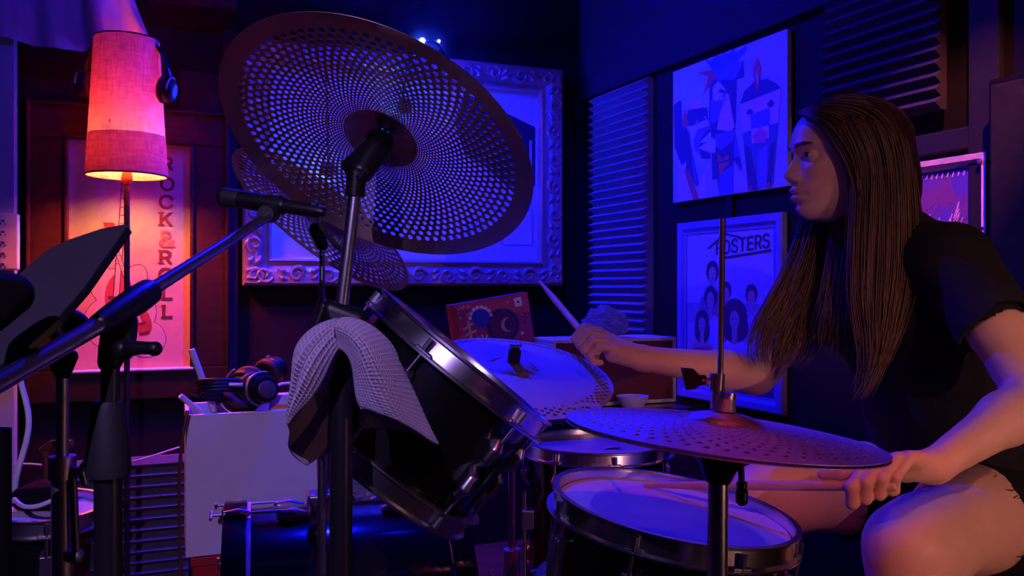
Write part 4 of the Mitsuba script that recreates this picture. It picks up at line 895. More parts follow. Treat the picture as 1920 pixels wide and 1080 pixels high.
# crumpled clear plastic
def crumple(key, c, r, seed, lab, m='clear_film'):
    s = trimesh.creation.icosphere(4, 1.0); v = s.vertices
    n = meshkit.noise(v * 2.3, seed) * .7 + np.abs(meshkit.noise(v * 5.1, seed + 3) - .5) * .8
    s.vertices = v * (.62 + .5 * n)[:, None] * np.asarray(r) + c
    s.vertices[:, 2] = np.maximum(s.vertices[:, 2], c[2] - r[2] * .62)
    add(key, s, m, 25, label=lab, category='plastic bag')
cz_ = TZ + .002 + CH
crumple('plastic_bag', V(.275, 2.50, cz_ + .040), V(.075, .055, .058), 5, 'crumpled clear plastic bag on the white-edged box, glowing blue behind the hand')
crumple('plastic_bag_001', P(703, 906, 2.48) , V(.10, .07, .07), 11, 'crumpled blue-lit plastic bag low behind the rack tom')
pb = P(703, 906, 2.48); k = thing('low_stool', 'dark low stool under the crumpled plastic bag behind the bass drum', 'stool')
MS_ = mat4(BD, V(0, 0, 1), BN, V(pb[0], pb[1], 0) - BD * .14 + BN * .12); zt_ = pb[2] - .045
panel(0, .28, zt_ - .03, zt_, -.24, 0, k + '__seat', 'black_matte', MS_)
for x in (.01, .24):
    for z in (-.22, -.03): panel(x, x + .03, .002, zt_ - .031, z, z + .025, k + '__leg', 'black_matte', MS_)

# ------------------------------------------------------------------ towel
def coons(o, i, top, bot, n=36):
    """patch between curves o (s=1) and i (s=0), sharing their ends with top (t=0) and bot (t=1)"""
    s, t = np.meshgrid(np.linspace(0, 1, n), np.linspace(0, 1, n), indexing='ij')
    O, I, Tp, B = curve(o, n), curve(i, n), curve(top, n), curve(bot, n)
    S, U = s[..., None], t[..., None]
    g = (1 - S) * I[None] + S * O[None] + (1 - U) * Tp[:, None] + U * B[:, None] - ((1 - S) * (1 - U) * I[0] + S * (1 - U) * O[0] + (1 - S) * U * I[-1] + S * U * O[-1])
    return g, s, t
def cloth(key, g, uvs, bulge=None, th=.0035, m='towel_cloth', pitch=.0052):
    n, k_ = g.shape[:2]
    if bulge is not None: g = g + bulge
    du = np.gradient(g, axis=0); dv = np.gradient(g, axis=1); N = np.cross(du, dv); N /= np.linalg.norm(N, axis=2, keepdims=True) + 1e-12
    if N[..., 1].mean() > 0: N = -N
    su = np.cumsum(np.r_[0, np.linalg.norm(np.diff(g, axis=0), axis=2).mean(1)]); sv = np.cumsum(np.r_[0, np.linalg.norm(np.diff(g, axis=1), axis=2).mean(0)])
    uv = np.stack(np.meshgrid(su / pitch, sv / pitch, indexing='ij'), -1)
    a, b = g + N * th * .5, g - N * th * .5
    vs = np.vstack([a.reshape(-1, 3), b.reshape(-1, 3)]); UV = np.vstack([uv.reshape(-1, 2)] * 2); K = n * k_
    i, j = np.meshgrid(np.arange(n - 1), np.arange(k_ - 1), indexing='ij'); q = np.stack([i * k_ + j, (i + 1) * k_ + j, (i + 1) * k_ + j + 1, i * k_ + j + 1], -1).reshape(-1, 4)
    ring = np.r_[np.arange(k_), np.arange(2, n) * k_ - 1 if False else (np.arange(1, n) * k_ + k_ - 1), ((n - 1) * k_ + np.arange(k_ - 2, -1, -1)), (np.arange(n - 2, 0, -1) * k_)]
    r2 = np.roll(ring, -1); side = np.stack([ring, r2, r2 + K, ring + K], 1)
    Q = np.vstack([q, q[:, ::-1] + K, side]); f = np.vstack([Q[:, :3], Q[:, [0, 2, 3]]])
    me = trimesh.Trimesh(vs, f, process=False); me.fix_normals()
    return add_uv(key, me, UV, m)
def add_uv(key, me, uv, m):
    k, n = key, 0
    while k in scene: n += 1; k = '%s_%03d' % (key, n)
    scene[k] = mikit.ply((np.array(me.vertices), np.array(me.faces)), m, True, uv=uv); return k
def PP(l): return [P(*x) for x in l]
def towel():
    k = thing('towel', 'mauve waffle towel draped over the clamp of the cymbal stand', 'towel')
    n = 40; s, t = np.meshgrid(np.linspace(0, 1, n), np.linspace(0, 1, n), indexing='ij')
    # right wing: front face
    o = PP([(640, 598, .995), (676, 602, .985), (712, 624, .985), (745, 672, .99), (772, 726, .995), (797, 782, .995), (822, 832, .985)])
    i = PP([(634, 652, .955), (650, 662, .95), (661, 690, .945), (664, 722, .945), (670, 752, .94), (676, 764, .94)])
    g, _, _ = coons(o, i, PP([(634, 652, .955), (632, 625, .955), (640, 598, .995)]), PP([(676, 764, .94), (722, 774, .93), (772, 800, .945), (822, 832, .985)]), n)
    b = np.zeros_like(g); b[..., 1] = -.030 * np.sin(math.pi * s) * np.sin(math.pi * np.clip(t * .8 + .12, 0, 1)) + .004 * np.sin(s * 9 + t * 2)
    cloth(k + '__right_fold', g, None, b)
    # right wing: underside turned up along the hem
    o = PP([(676, 764, .944), (722, 774, .934), (772, 800, .949), (822, 832, .988)])
    i = PP([(676, 786, 1.0), (700, 800, 1.02), (760, 806, 1.03), (800, 822, 1.01), (821, 836, .992)])
    g, _, _ = coons(o, i, PP([(676, 786, 1.0), (673, 776, .97), (676, 764, .944)]), PP([(821, 836, .992), (822, 834, .99), (822, 832, .988)]), 24)
    cloth(k + '__hem_fold', g, None)
    # left wing: front layer
    o = PP([(640, 598, .995), (612, 604, .985), (577, 624, .975), (558, 648, .975), (549, 700, .985), (543, 750, .985), (539, 796, .975)])
    i = PP([(634, 652, .955), (622, 672, .952), (607, 705, .952), (585, 742, .955), (560, 768, .962), (539, 796, .975)])
    g, _, _ = coons(o[:-1] + [P(538, 798, .975)], i[:-1] + [P(541, 795, .972)], PP([(634, 652, .955), (632, 625, .955), (640, 598, .995)]), PP([(541, 795, .972), (540, 796, .973), (538, 798, .975)]), n)
    b = np.zeros_like(g); b[..., 1] = -.022 * np.sin(math.pi * s) * np.sin(math.pi * np.clip(t, 0, 1)) + .009 * np.exp(-((s - .45) / .09) ** 2) * np.sin(math.pi * t) * (t > 0)
    cloth(k + '__left_fold', g, None, b)
    # left wing: inner back layer hanging lower
    o = PP([(539, 797, .979), (540, 822, 1.02), (547, 850, 1.06), (574, 872, 1.08)])
    i = PP([(634, 660, .965), (622, 700, 1.0), (614, 770, 1.05), (612, 836, 1.09)])
    g, _, _ = coons(o, i, PP([(634, 660, .965), (606, 708, .962), (562, 770, .968), (539, 797, .979)]), PP([(612, 836, 1.09), (594, 858, 1.085), (574, 872, 1.08)]), 30)
    cloth(k + '__back_layer', g, None)
    # the crown over the clamp, falling behind it
    o = PP([(558, 648, .977), (577, 624, .977), (612, 604, .987), (640, 598, .997), (676, 602, .987), (712, 624, .987), (745, 672, .992)])
    i = PP([(562, 700, 1.06), (580, 660, 1.065), (612, 640, 1.07), (640, 634, 1.075), (676, 640, 1.07), (706, 664, 1.065), (735, 710, 1.06)])
    g, _, _ = coons(o, i, PP([(562, 700, 1.06), (558, 670, 1.02), (558, 648, .977)]), PP([(735, 710, 1.06), (742, 690, 1.03), (745, 672, .992)]), 30)
    cloth(k + '__back_fold', g, None)
towel()

# ------------------------------------------------------------------ microphone boom stand
k = thing('microphone', 'black stick microphone on the boom arm in front of the cymbals', 'microphone')
ma, mb_ = P(413, 368, 1.165), P(530, 386, 1.15)
d = nrm(mb_ - ma); a_, b_, _ = basis(d)
Lm = np.linalg.norm(mb_ - ma)
add(k + '__body', put(lathe([(0, 0), (.0105, 0), (.0122, .002), (.0122, Lm * .55), (.0125, Lm * .56), (.0125, Lm), (.0105, Lm + .004), (0, Lm + .004)], 32), mat4(a_, b_, d, ma)), 'black_plastic', 30)
add(k + '__grille', put(lathe([(.0123, .006), (.0128, .007), (.0128, .028), (.0123, .029)], 32), mat4(a_, b_, d, ma)), 'black_rubber', 30)
e2 = P(612, 428, 1.13)
add(k + '__connector', put(lathe([(0, Lm + .004), (.0095, Lm + .004), (.0095, Lm + .05), (.006, Lm + .06), (0, Lm + .06)], 24), mat4(a_, b_, nrm(d + nrm(e2 - mb_) * .0), ma)), 'black_plastic', 30)
add(k + '__cable', tube(curve([mb_ + d * .055, P(600, 420, 1.14), P(640, 470, 1.16), P(650, 560, 1.20), P(640, 700, 1.22), P(628, 1000, 1.15)], 30), .0032, 8), 'black_rubber', True)
k = thing('microphone_stand', 'black microphone boom stand at left with a chrome boom running past the lamp', 'microphone stand')
j0, j1, j2, j3 = P(508, 402, 1.14), P(275, 549, .87), P(190, 606, .79), P(-90, 768, .625)
add(k + '__clip', cat_(hull((mb_ + V(-.012, -.006, -.012), .010), (j0, .009)), cyl(j0 + V(-.004, -.012, 0), j0 + V(-.004, .012, 0), .011)), 'frame_pale_wood' if False else 'stand_black', 40)
add(k + '__boom_arm', cyl(j0, j1, .0062, .0072), 'chrome', 40); add(k + '__boom_arm', cyl(j2, j3, .0082), 'chrome', 40)
ja, jb = P(283, 545, .88), P(186, 609, .785)
bd_ = nrm(jb - ja)
add(k + '__clutch', cat_(tube(np.array([ja, ja + bd_ * .004, ja + bd_ * .03, jb - bd_ * .02, jb]), [.0115, .0135, .0145, .0120, .0105], 24), hull((P(225, 606, .83), .016), (P(212, 650, .825), .013), (P(206, 678, .82), .011), (P(232, 630, .825), .012))), 'black_plastic', 40)
pole = P(207, 690, .82)
kn = P(232, 655, .80)
add(k + '__handle', cat_(tube(np.array([kn, P(262, 652, .79), P(288, 653, .785)]), [.0085, .0062, .0058], 16), ball(kn, .0105), ball(P(290, 654, .785), .0068)), 'black_plastic', 40)
add(k + '__knob', cat_(hull((P(136, 604, .80), .0115), (P(144, 608, .803), .011)), cyl(P(140, 606, .8), P(186, 618, .80), .005)), 'black_rubber', 40)
add(k + '__upper_tube', cyl(pole, V(pole[0], pole[1], P(0, 770, .82)[2]), .0085), 'stand_black', 40)
gz0, gz1 = P(0, 892, .82)[2], P(0, 752, .82)[2]
add(k + '__grip', put(lathe([(0, gz1), (.0125, gz1), (.0150, gz1 - .006), (.0185, gz1 - .04), (.0205, gz0 + .010), (.0195, gz0), (0, gz0)], 32), trimesh.transformations.translation_matrix([pole[0] - .002, pole[1], 0])), 'black_rubber', 40)
add(k + '__lower_tube', cyl(V(pole[0] - .002, pole[1], gz0 + .01), V(pole[0] - .002, pole[1], .02), .0128), 'stand_black', 40)
add(k + '__base', put(lathe([(0, 0), (.065, 0), (.065, .03), (.055, .042), (.02, .05), (0, .05)], 48), trimesh.transformations.translation_matrix([pole[0], pole[1], 0])), 'stand_black', 35)

# music stand
k = thing('music_stand', 'dark sheet music stand with a slanted desk at the left edge', 'music stand')
pa, pb_, pc_ = P(241, 421, .84), P(0, 692, .70), P(-60, 600, .80)
nn = nrm(np.cross(pb_ - pa, pc_ - pa)); nn = nn if nn[1] < 0 else -nn
pl = [ray_plane(u, v, pa, nn) for u, v in ((236, 420), (241, 424), (240, 431), (160, 545), (110, 602), (55, 652), (0, 692), (-60, 735), (-150, 700), (-150, 640), (-60, 585), (0, 546), (58, 494), (92, 466), (130, 449), (190, 429))]
xx = nrm(pb_ - pa); yy = np.cross(nn, xx); Mm = mat4(xx, yy, nn, pa)
po = Polygon([((p - pa) @ xx, (p - pa) @ yy) for p in pl]).buffer(0)
add(k + '__desk', extrude(po, .0025, shift(Mm, 0, 0, -.0025)), 'desk_paint', 25)
lip = LineString([((p - pa) @ xx, (p - pa) @ yy) for p in pl[2:8]]).buffer(.0016)
add(k + '__desk_edge', extrude(lip.intersection(po.buffer(.002)), .006, shift(Mm, 0, 0, -.004)), 'stand_black', 25)
sx = P(117, 690, .90)
add(k + '__clip', hull((P(-30, 548, .66), .016), (P(20, 552, .68), .017), (P(-20, 590, .66), .015)), 'black_matte', 40)
add(k + '__tube_cap', cat_(hull((sx + V(-.008, 0, .012), .008), (sx + V(.008, 0, .012), .008), (sx + V(0, 0, -.004), .009))), 'black_plastic', 40)
add(k + '__desk_arm', tube(curve([sx + V(0, 0, .01), P(112, 640, .88), P(70, 600, .84), ray_plane(40, 590, pa - nn * .006, nn)], 12), .006, 10), 'black_plastic', 40)
zc = P(0, 862, .90)[2]
add(k + '__upper_tube', cyl(sx, V(sx[0], sx[1], zc - .02), .0062), 'chrome_satin', 40)
add(k + '__lower_tube', cyl(V(sx[0], sx[1], zc), V(sx[0], sx[1], .06), .0108), 'chrome_satin', 40)
add(k + '__collar', cat_(cyl(V(sx[0], sx[1], zc - .02), V(sx[0], sx[1], zc + .004), .0135), cyl(V(sx[0], sx[1], zc - .01), V(sx[0] + .022, sx[1] - .006, zc - .01), .004)), 'chrome_satin', 40)
wn = V(sx[0] + .024, sx[1] - .008, zc - .010)
add(k + '__wing_nut', cat_(hull((wn, .0045), (wn + V(.008, 0, .014), .0032)), hull((wn, .0045), (wn + V(.004, 0, -.013), .0032))), 'chrome_satin', 40)
add(k + '__brace_rod', cat_(cyl(V(sx[0] + .014, sx[1] - .006, zc - .012), V(sx[0] + .018, sx[1] - .006, zc - .10), .0038), ball(V(sx[0] + .018, sx[1] - .006, zc - .10), .008)), 'dark_metal', 40)
add(k + '__base', put(lathe([(0, 0), (.045, 0), (.045, .05), (.02, .065), (0, .065)], 40), trimesh.transformations.translation_matrix([sx[0], sx[1], 0])), 'chrome_satin', 35)
# dark post at the very left edge
k = thing('black_stand_tube', 'black stand tube at the lower left corner of the view', 'stand')
px = P(4, 800, .75)
add(k + '__tube', cyl(V(px[0] - .006, px[1], .02), V(px[0] - .006, px[1], P(0, 805, .75)[2]), .0125), 'black_matte', 40); add(k + '__rubber_foot', put(lathe([(0, 0), (.017, 0), (.017, .03), (.013, .04), (0, .04)], 24), trimesh.transformations.translation_matrix([px[0] - .006, px[1], 0])), 'black_rubber', 35)

# small drum with cushion and cables at lower left
k = thing('small_drum', 'small low drum with a pale head at lower left, behind the stands', 'drum')
SD = P(88, 962, 1.62); MD = drum(k, SD, nrm(V(.05, -.06, 1)), .090, .14, 6, .5, lug='box', lugs_bottom=False)
k = thing('small_drum_stand', 'dark low stand under the small drum at lower left', 'stand')
add(k + '__post', cyl(V(SD[0], SD[1], .06), V(SD[0], SD[1], SD[2] - .165), .014), 'black_matte', 40); add(k + '__plate', put(lathe([(0, -.012), (.08, -.012), (.08, 0), (0, 0)], 32), trimesh.transformations.translation_matrix([SD[0], SD[1], SD[2] - .164])), 'black_matte', 35); tripod(k, V(SD[0], SD[1], 0), .12, .15, .008, 'black_matte', .3)
cu = hull((SD + V(-.045, 0, .028), .022), (SD + V(.02, .005, .030), .024), (SD + V(-.03, .03, .035), .022), (SD + V(.005, .03, .036), .02))
add('foot_cushion', cu, 'black_matte', True, label='small dark cushion lying on the small drum at lower left', category='cushion')
add('pale_cable', tube(curve([P(26, 940, 1.60), P(46, 950, 1.53), P(75, 948, 1.52), P(105, 935, 1.53), P(120, 920, 1.60), P(100, 905, 1.70)], 26), .0042, 8), 'white_plastic', True, label='pale cable looped over the front of the small drum at lower left', category='cable')
k = thing('dark_bracket', 'dark reddish angular bracket behind the stand tubes at lower left', 'bracket')
c0 = P(90, 838, 1.95)
add(k, cat_(tube(np.array([P(80, 846, 1.95), P(98, 832, 1.95), P(135, 832, 1.95)]), .010, 8), cyl(P(86, 845, 1.95), V(P(96, 900, 1.95)[0], 1.95, .0), .008), cyl(P(122, 832, 1.95), P(136, 832, 1.95), .007)), 'lamp_metal', 40)

# ------------------------------------------------------------------ the girl: signed distance fields meshed with surface nets
def s_min(a, b, k):
    h = np.maximum(k - np.abs(a - b), 0) / k
    return np.minimum(a, b) - h * h * k * .25
def s_max(a, b, k): return -s_min(-a, -b, k)
def cone(p, a, b, ra, rb):
    ab = b - a; t = np.clip(((p - a) @ ab) / (ab @ ab), 0, 1)
    return np.linalg.norm(p - a - t[:, None] * ab, axis=1) - (ra + (rb - ra) * t)
def chain(p, pts, rs, k):
    d = None
    for i in range(len(pts) - 1):
        x = cone(p, pts[i], pts[i + 1], rs[i], rs[i + 1]); d = x if d is None else s_min(d, x, k)
    return d
def ellipsoid(p, c, R, r):
    q = (p - c) @ R / r; l = np.linalg.norm(q, axis=1); g = np.linalg.norm(q / r, axis=1) + 1e-9
    return l * (l - 1) / g
def surface_nets(f, lo, hi, h, block=12):
    lo = np.asarray(lo, float); n = np.ceil((np.asarray(hi) - lo) / h / block).astype(int) * block + 1
    nb = (n - 1) // block
    cc = np.stack(np.meshgrid(*[np.arange(x) for x in nb], indexing='ij'), -1).reshape(-1, 3)
    cen = lo + (cc + .5) * block * h; d = f(cen)
    D = np.zeros(n, np.float32)
    near = np.abs(d) < block * h * 1.25
    for c, v in zip(cc[~near], d[~near]): D[c[0] * block:(c[0] + 1) * block + 1, c[1] * block:(c[1] + 1) * block + 1, c[2] * block:(c[2] + 1) * block + 1] = v
    g = np.stack(np.meshgrid(*[np.arange(block + 1)] * 3, indexing='ij'), -1).reshape(-1, 3)
    for s in range(0, int(near.sum()), 60):
        part = cc[near][s:s + 60]
        pts = (part[:, None] * block + g[None]).reshape(-1, 3)
        D[pts[:, 0], pts[:, 1], pts[:, 2]] = f(lo + pts * h)
    S = D < 0
    cell = np.zeros(np.array(n) - 1, np.int8)
    for i, j, k in np.ndindex(2, 2, 2): cell += S[i:n[0] - 1 + i, j:n[1] - 1 + j, k:n[2] - 1 + k]
    act = np.argwhere((cell > 0) & (cell < 8)); idx = -np.ones(cell.shape, int); idx[tuple(act.T)] = np.arange(len(act))
    acc, cnt = np.zeros((len(act), 3)), np.zeros(len(act))
    corners = np.array(list(np.ndindex(2, 2, 2)))
    for a in range(8):
        for b in range(a + 1, 8):
            if np.abs(corners[a] - corners[b]).sum() != 1: continue
            va = D[tuple((act + corners[a]).T)]; vb = D[tuple((act + corners[b]).T)]
            m = (va < 0) != (vb < 0); t = np.where(m, va / np.where(m, va - vb, 1), 0)
            acc += np.where(m[:, None], corners[a] + t[:, None] * (corners[b] - corners[a]), 0); cnt += m
    vs = lo + (act + acc / cnt[:, None]) * h
    F_ = []
    for ax in range(3):
        u, w = (ax + 1) % 3, (ax + 2) % 3
        sl0 = [slice(None)] * 3; sl1 = [slice(None)] * 3; sl0[ax] = slice(0, -1); sl1[ax] = slice(1, None)
        e = np.argwhere(S[tuple(sl0)] != S[tuple(sl1)]); e = e[(e[:, u] > 0) & (e[:, w] > 0) & (e[:, u] < n[u] - 1) & (e[:, w] < n[w] - 1)]
        q = []
        for du, dw in ((0, 0), (-1, 0), (-1, -1), (0, -1)):
            c = e.copy(); c[:, u] += du; c[:, w] += dw; q.append(idx[tuple(c.T)])
        q = np.stack(q, 1); flip = ~S[tuple(e.T)]
        q[flip] = q[flip][:, ::-1]; F_.append(q)
    q = np.vstack(F_); fc = np.vstack([q[:, :3], q[:, [0, 2, 3]]])
    m = trimesh.Trimesh(vs, fc, process=False); return m
def normals_of(f, v, e=.0012):
    g = np.stack([f(v + e * ax) - f(v - e * ax) for ax in np.eye(3)], 1); return g / (np.linalg.norm(g, axis=1, keepdims=True) + 1e-12)

# joints
SHN, SHF = V(.778, 1.49, 1.046), V(.700, 1.81, 1.050)
AX = nrm(SHN - SHF)
NECK, PEL = V(.765, 1.67, 1.10), V(.930, 1.72, .60)
ELN, WRN = V(.812, 1.325, .828), V(.626, 1.265, .736)
ELF, WRF = P(1418, 703, 1.75), P(1208, 672, 1.70)
HIPN, HIPF = V(.960, 1.640, .585), V(.900, 1.805, .585)
KNN, KNF = P(1705, 1028, 1.40), P(1422, 934, 1.72)
ANN, ANF = V(.545, 1.28, .11), V(.430, 1.70, .11)
HEADC = P(1595, 290, 1.65)
yaw, pitch = math.radians(4), math.radians(3)
FWD = nrm(V(-math.cos(yaw), -math.sin(yaw), -math.sin(pitch) * .6)); LEFT = nrm(np.cross(V(0, 0, 1), FWD)); UPH = np.cross(FWD, LEFT)
if LEFT[1] > 0: pass
HR = np.stack([FWD, LEFT, UPH], 1)          # local (forward, her left = towards the camera, up)
def hl(p): return (p - HEADC) @ HR
def hw_(a, b, c): return HEADC + HR @ V(a, b, c)
mm = lambda *xs: [np.array(x, float) * .001 for x in zip(*xs)]
_c, _f = mm((-128, 62), (-124, 84), (-117, 97), (-110, 104), (-103, 107), (-92, 106), (-83, 109), (-74, 110), (-66, 111), (-50, 108.5), (-38, 107), (-14, 107.5), (0, 109.5), (10, 113), (20, 115), (34, 113), (48, 109), (68, 98), (82, 83), (94, 58), (101, 30), (104, 8))
FRONT = PchipInterpolator(_c, _f)
_c, _b = mm((-128, 40), (-117, 12), (-105, -8), (-85, -35), (-60, -62), (-40, -78), (-10, -88), (25, -89), (50, -82), (75, -64), (92, -38), (101, -14), (104, -2))
BACK = PchipInterpolator(_c, _b)
_c, _w = mm((-128, 8), (-124, 17), (-117, 27), (-105, 38), (-90, 47), (-70, 55), (-50, 61), (-25, 67), (0, 69), (25, 72), (50, 70), (70, 60), (85, 46), (95, 30), (101, 15), (104, 4))
WID = PchipInterpolator(_c, _w)
_c, _n = mm((-60, 0), (-54.5, 5), (-50.5, 13.5), (-46, 20), (-40, 25.5), (-35, 26), (-28, 21), (-14, 11.5), (-4, 5), (6, 1.5), (14, 0))
NOSE = PchipInterpolator(_c, _n)
_c, _l = mm((-94, 0), (-90, 3), (-86.5, 8.5), (-82, 11.5), (-78, 10), (-75.0, 6.0), (-72.5, 7.5), (-69, 11.5), (-65.5, 12), (-62, 9), (-57, 4), (-53, 0))
LIPS = PchipInterpolator(_c, _l)
def gz(x, s): return np.exp(-(x / s) ** 2)
def face_disp(b, c):
    ab = np.abs(b)
    cn = np.clip(c, -.06, .014); cl = np.clip(c, -.094, -.053)
    nw = .0062 + .0055 * np.clip((-c + .0) / .045, 0, 1)
    d = NOSE(cn) * np.exp(-(ab / nw) ** 2.2) * ((c > -.06) & (c < .014))
    d = d + .010 * gz(ab - .0125, .0058) * gz(c + .044, .0085)                     # nostril wings
    d = d - .004 * gz(ab - .0075, .004) * gz(c + .0525, .003)                        # nostrils
    lw = np.exp(-(ab / .0215) ** 2.6)
    d = d + LIPS(cl) * lw * ((c > -.094) & (c < -.053))
    d = d - .003 * gz(ab - .024, .006) * gz(c + .075, .006)                          # mouth corners
    d = d + .004 * gz(ab, .016) * gz(c + .106, .012)                                 # chin
    d = d - .0125 * gz(ab - .031, .0150) * gz(c + .003, .0125)                       # eye sockets
    d = d + .0045 * gz(ab - .030, .020) * gz(c - .018, .008)                         # brow ridge
    d = d + .006 * gz(ab - .044, .018) * gz(c + .030, .018)                          # cheekbones
    return d
def head_field(p):
    q = hl(p); a, b, c = q.T
    cc = np.clip(c, -.1279, .1039)
    fr, bk, w = FRONT(cc), BACK(cc), np.maximum(WID(cc), .004)
    mid = np.clip(.02 + (cc + .06) * -.45, -.01, .05); mid = np.minimum(mid, fr - .004); mid = np.maximum(mid, bk + .004)
    wt = np.clip((a - .035) / .04, 0, 1); wt = wt * wt * (3 - 2 * wt)
    a2 = a - face_disp(b, c) * wt
    A = np.where(a2 > mid, fr - mid, mid - bk); A = np.maximum(A, .004)
    e = 2.25
    s = ((np.abs(a2 - mid) / A) ** e + (np.abs(b) / w) ** e) ** (1 / e)
    d = (s - 1) * np.minimum(A, w) * .85
    return np.maximum(d, np.maximum(c - .104, -.128 - c))
EYES = [hw_(.0905, s * .0305, -.0035) for s in (1, -1)]
def head_all(p):
    d = head_field(p)
    for e in EYES:
        q = hl(p) - hl(e[None])
        lid = np.linalg.norm(q, axis=1) - .0132
        slit = np.abs(q[:, 2] + .0008 + .18 * np.abs(q[:, 1]) * 0) - (.0042 - 14 * q[:, 1] ** 2)
        lid = np.maximum(lid, -np.maximum(slit, -(q[:, 0] - .002)))
        d = s_min(d, lid, .004)
        d = np.maximum(d, -np.maximum(np.linalg.norm(q, axis=1) - .0121, np.maximum(slit, .002 - q[:, 0])))
    for s in (1, -1):           # ears
        er = ellipsoid(p, hw_(-.006, s * .070, -.018), HR @ np.array([[.97, .2, -.2], [-.2, .97, 0], [.2, 0, .97]]), V(.017, .007, .030)); d = s_min(d, er, .006)
    return d

def hand(c0, s, d, q, W, slant=0., qas=(.005, .001, -.004, -.009)):
    """fist about a stick: c0 on the stick's axis, s along the stick to its tip, d back of the hand, q the way the fingers point, W wrist"""
    fin = []
    for off, r, L, qa, da in ((.030, .0086, 1.04, qas[0], .003), (.0115, .0088, 1.05, qas[1], .001), (-.0070, .0084, .98, qas[2], -.003), (-.0240, .0074, .84, qas[3], -.007)):
        o = c0 + s * off + q * qa + d * da; sl = s * (-.10 * off)
        pts = [o + d * .017 - q * .024 - s * slant, o + d * .0185 * L + q * .011 * L - s * slant * .25, o - d * .004 + q * .0225 * L + sl, o - d * .0185 + q * .008 + sl, o - d * .0165 - q * .006]
        fin.append((pts, [r * 1.12, r * 1.05, r, r * .95, r * .82]))
    K = [f[0][0] for f in fin]
    cm = W + (c0 - W) * .28 + s * .018 - d * .006
    thumb = ([cm, c0 + s * .018 - q * .030 - d * .002, c0 + s * .046 - q * .0175 + d * .006, c0 + s * .070 - q * .0125 + d * .010], [.0125, .0112, .0098, .0072])
    pal = []
    for k in K: pal.append((k - d * .004, W + (k - W) * .12 - d * .002, .0108, .0165))
    pal.append((c0 - q * .036 - s * .018 - d * .008, W + s * -.006 - d * .004, .0135, .017))
    pal.append((c0 - q * .034 + s * .022 - d * .006, W + s * .008 - d * .003, .0135, .017))
    return fin, thumb, pal
def hand_field(p, H):
    fin, thumb, pal = H; d = None
    for a, b, ra, rb in pal:
        x = cone(p, a, b, ra, rb); d = x if d is None else s_min(d, x, .014)
    for pts, rs in fin: d = s_min(d, chain(p, pts, rs, .003), .0035)
    return s_min(d, chain(p, thumb[0], thumb[1], .004), .006)
# near (left) hand and its stick
TIPN = P(1207, 910, 1.415); C0N = P(1638, 911, 1.21)
SN_ = nrm(TIPN - C0N); DN_ = V(.05, -.74, .66); DN_ = nrm(DN_ - SN_ * (DN_ @ SN_)); QN_ = np.cross(DN_, SN_); QN_ = QN_ if QN_ @ (C0N - WRN) > 0 else -QN_
HN_ = hand(C0N, SN_, DN_, QN_, WRN, .026, (.006, -.004, -.012, -.018))
# far (right) hand and its stick
C0F = P(1112, 648, 1.665); TIPF = P(1012, 528, 1.98)
SF_ = nrm(TIPF - C0F); DF_ = V(-.1, .62, .78); DF_ = nrm(DF_ - SF_ * (DF_ @ SF_)); QF_ = np.cross(DF_, SF_); QF_ = QF_ if QF_ @ (C0F - WRF) > 0 else -QF_
HF_ = hand(C0F, SF_, DF_, QF_, WRF)

def torso(p, e=0.):
    d = None
    for s in (-1, 1):
        x = chain(p, [V(.772, 1.672, 1.02) + AX * s * .062, V(.800, 1.685, .90) + AX * s * .055, V(.862, 1.70, .74) + AX * s * .050, PEL + AX * s * .062], [.092 + e, .090 + e, .084 + e, .104 + e], .03)
        d = x if d is None else s_min(d, x, .05)
    d = s_min(d, cone(p, SHN - AX * .02, SHF + AX * .02, .052 + e, .052 + e), .05)
    for s in (-1, 1): d = s_min(d, ellipsoid(p, V(.700, 1.672, .945) + AX * s * .068, np.eye(3), V(.050, .055, .058) + e), .04)
    return d
def arms(p, e=0.):
    d = chain(p, [SHN, (SHN + ELN) / 2 + V(.004, 0, 0), ELN], [.053 + e, .046 + e, .038 + e], .02)
    x = chain(p, [ELN, ELN + (WRN - ELN) * .3, WRN], [.037 + e, .0385 + e, .0245 + e], .02); d = s_min(d, x, .018)
    y = chain(p, [SHF, (SHF + ELF) / 2, ELF], [.050 + e, .044 + e, .038 + e], .02); y = s_min(y, chain(p, [ELF, ELF + (WRF - ELF) * .3, WRF], [.038 + e, .038 + e, .0245 + e], .02), .018)
    return np.minimum(d, y)
def legs(p, e=0.):
    d = chain(p, [HIPN, HIPN + (KNN - HIPN) * .45 + V(0, 0, .006), KNN + (HIPN - KNN) * .12, KNN], [.098 + e, .088 + e, .071 + e, .064 + e], .04)
    d = s_min(d, cone(p, KNN + nrm(KNN - HIPN) * .012 + V(0, 0, .004), KNN + V(0, 0, -.03), .058, .058), .03)
    d = s_min(d, chain(p, [KNN, KNN + (ANN - KNN) * .3 + V(.012, .012, 0), ANN], [.058, .054, .034], .03), .03)
    y = chain(p, [HIPF, HIPF + (KNF - HIPF) * .45 + V(0, 0, .004), KNF + (HIPF - KNF) * .12, KNF], [.098 + e, .086 + e, .068 + e, .060 + e], .04)
    y = s_min(y, chain(p, [KNF, KNF + (ANF - KNF) * .3 + V(.015, 0, 0), ANF], [.056, .052, .034], .03), .03)
    return s_min(d, y, .02)
NK0, NK1 = V(.758, 1.672, 1.075), hw_(-.030, 0, -.085)
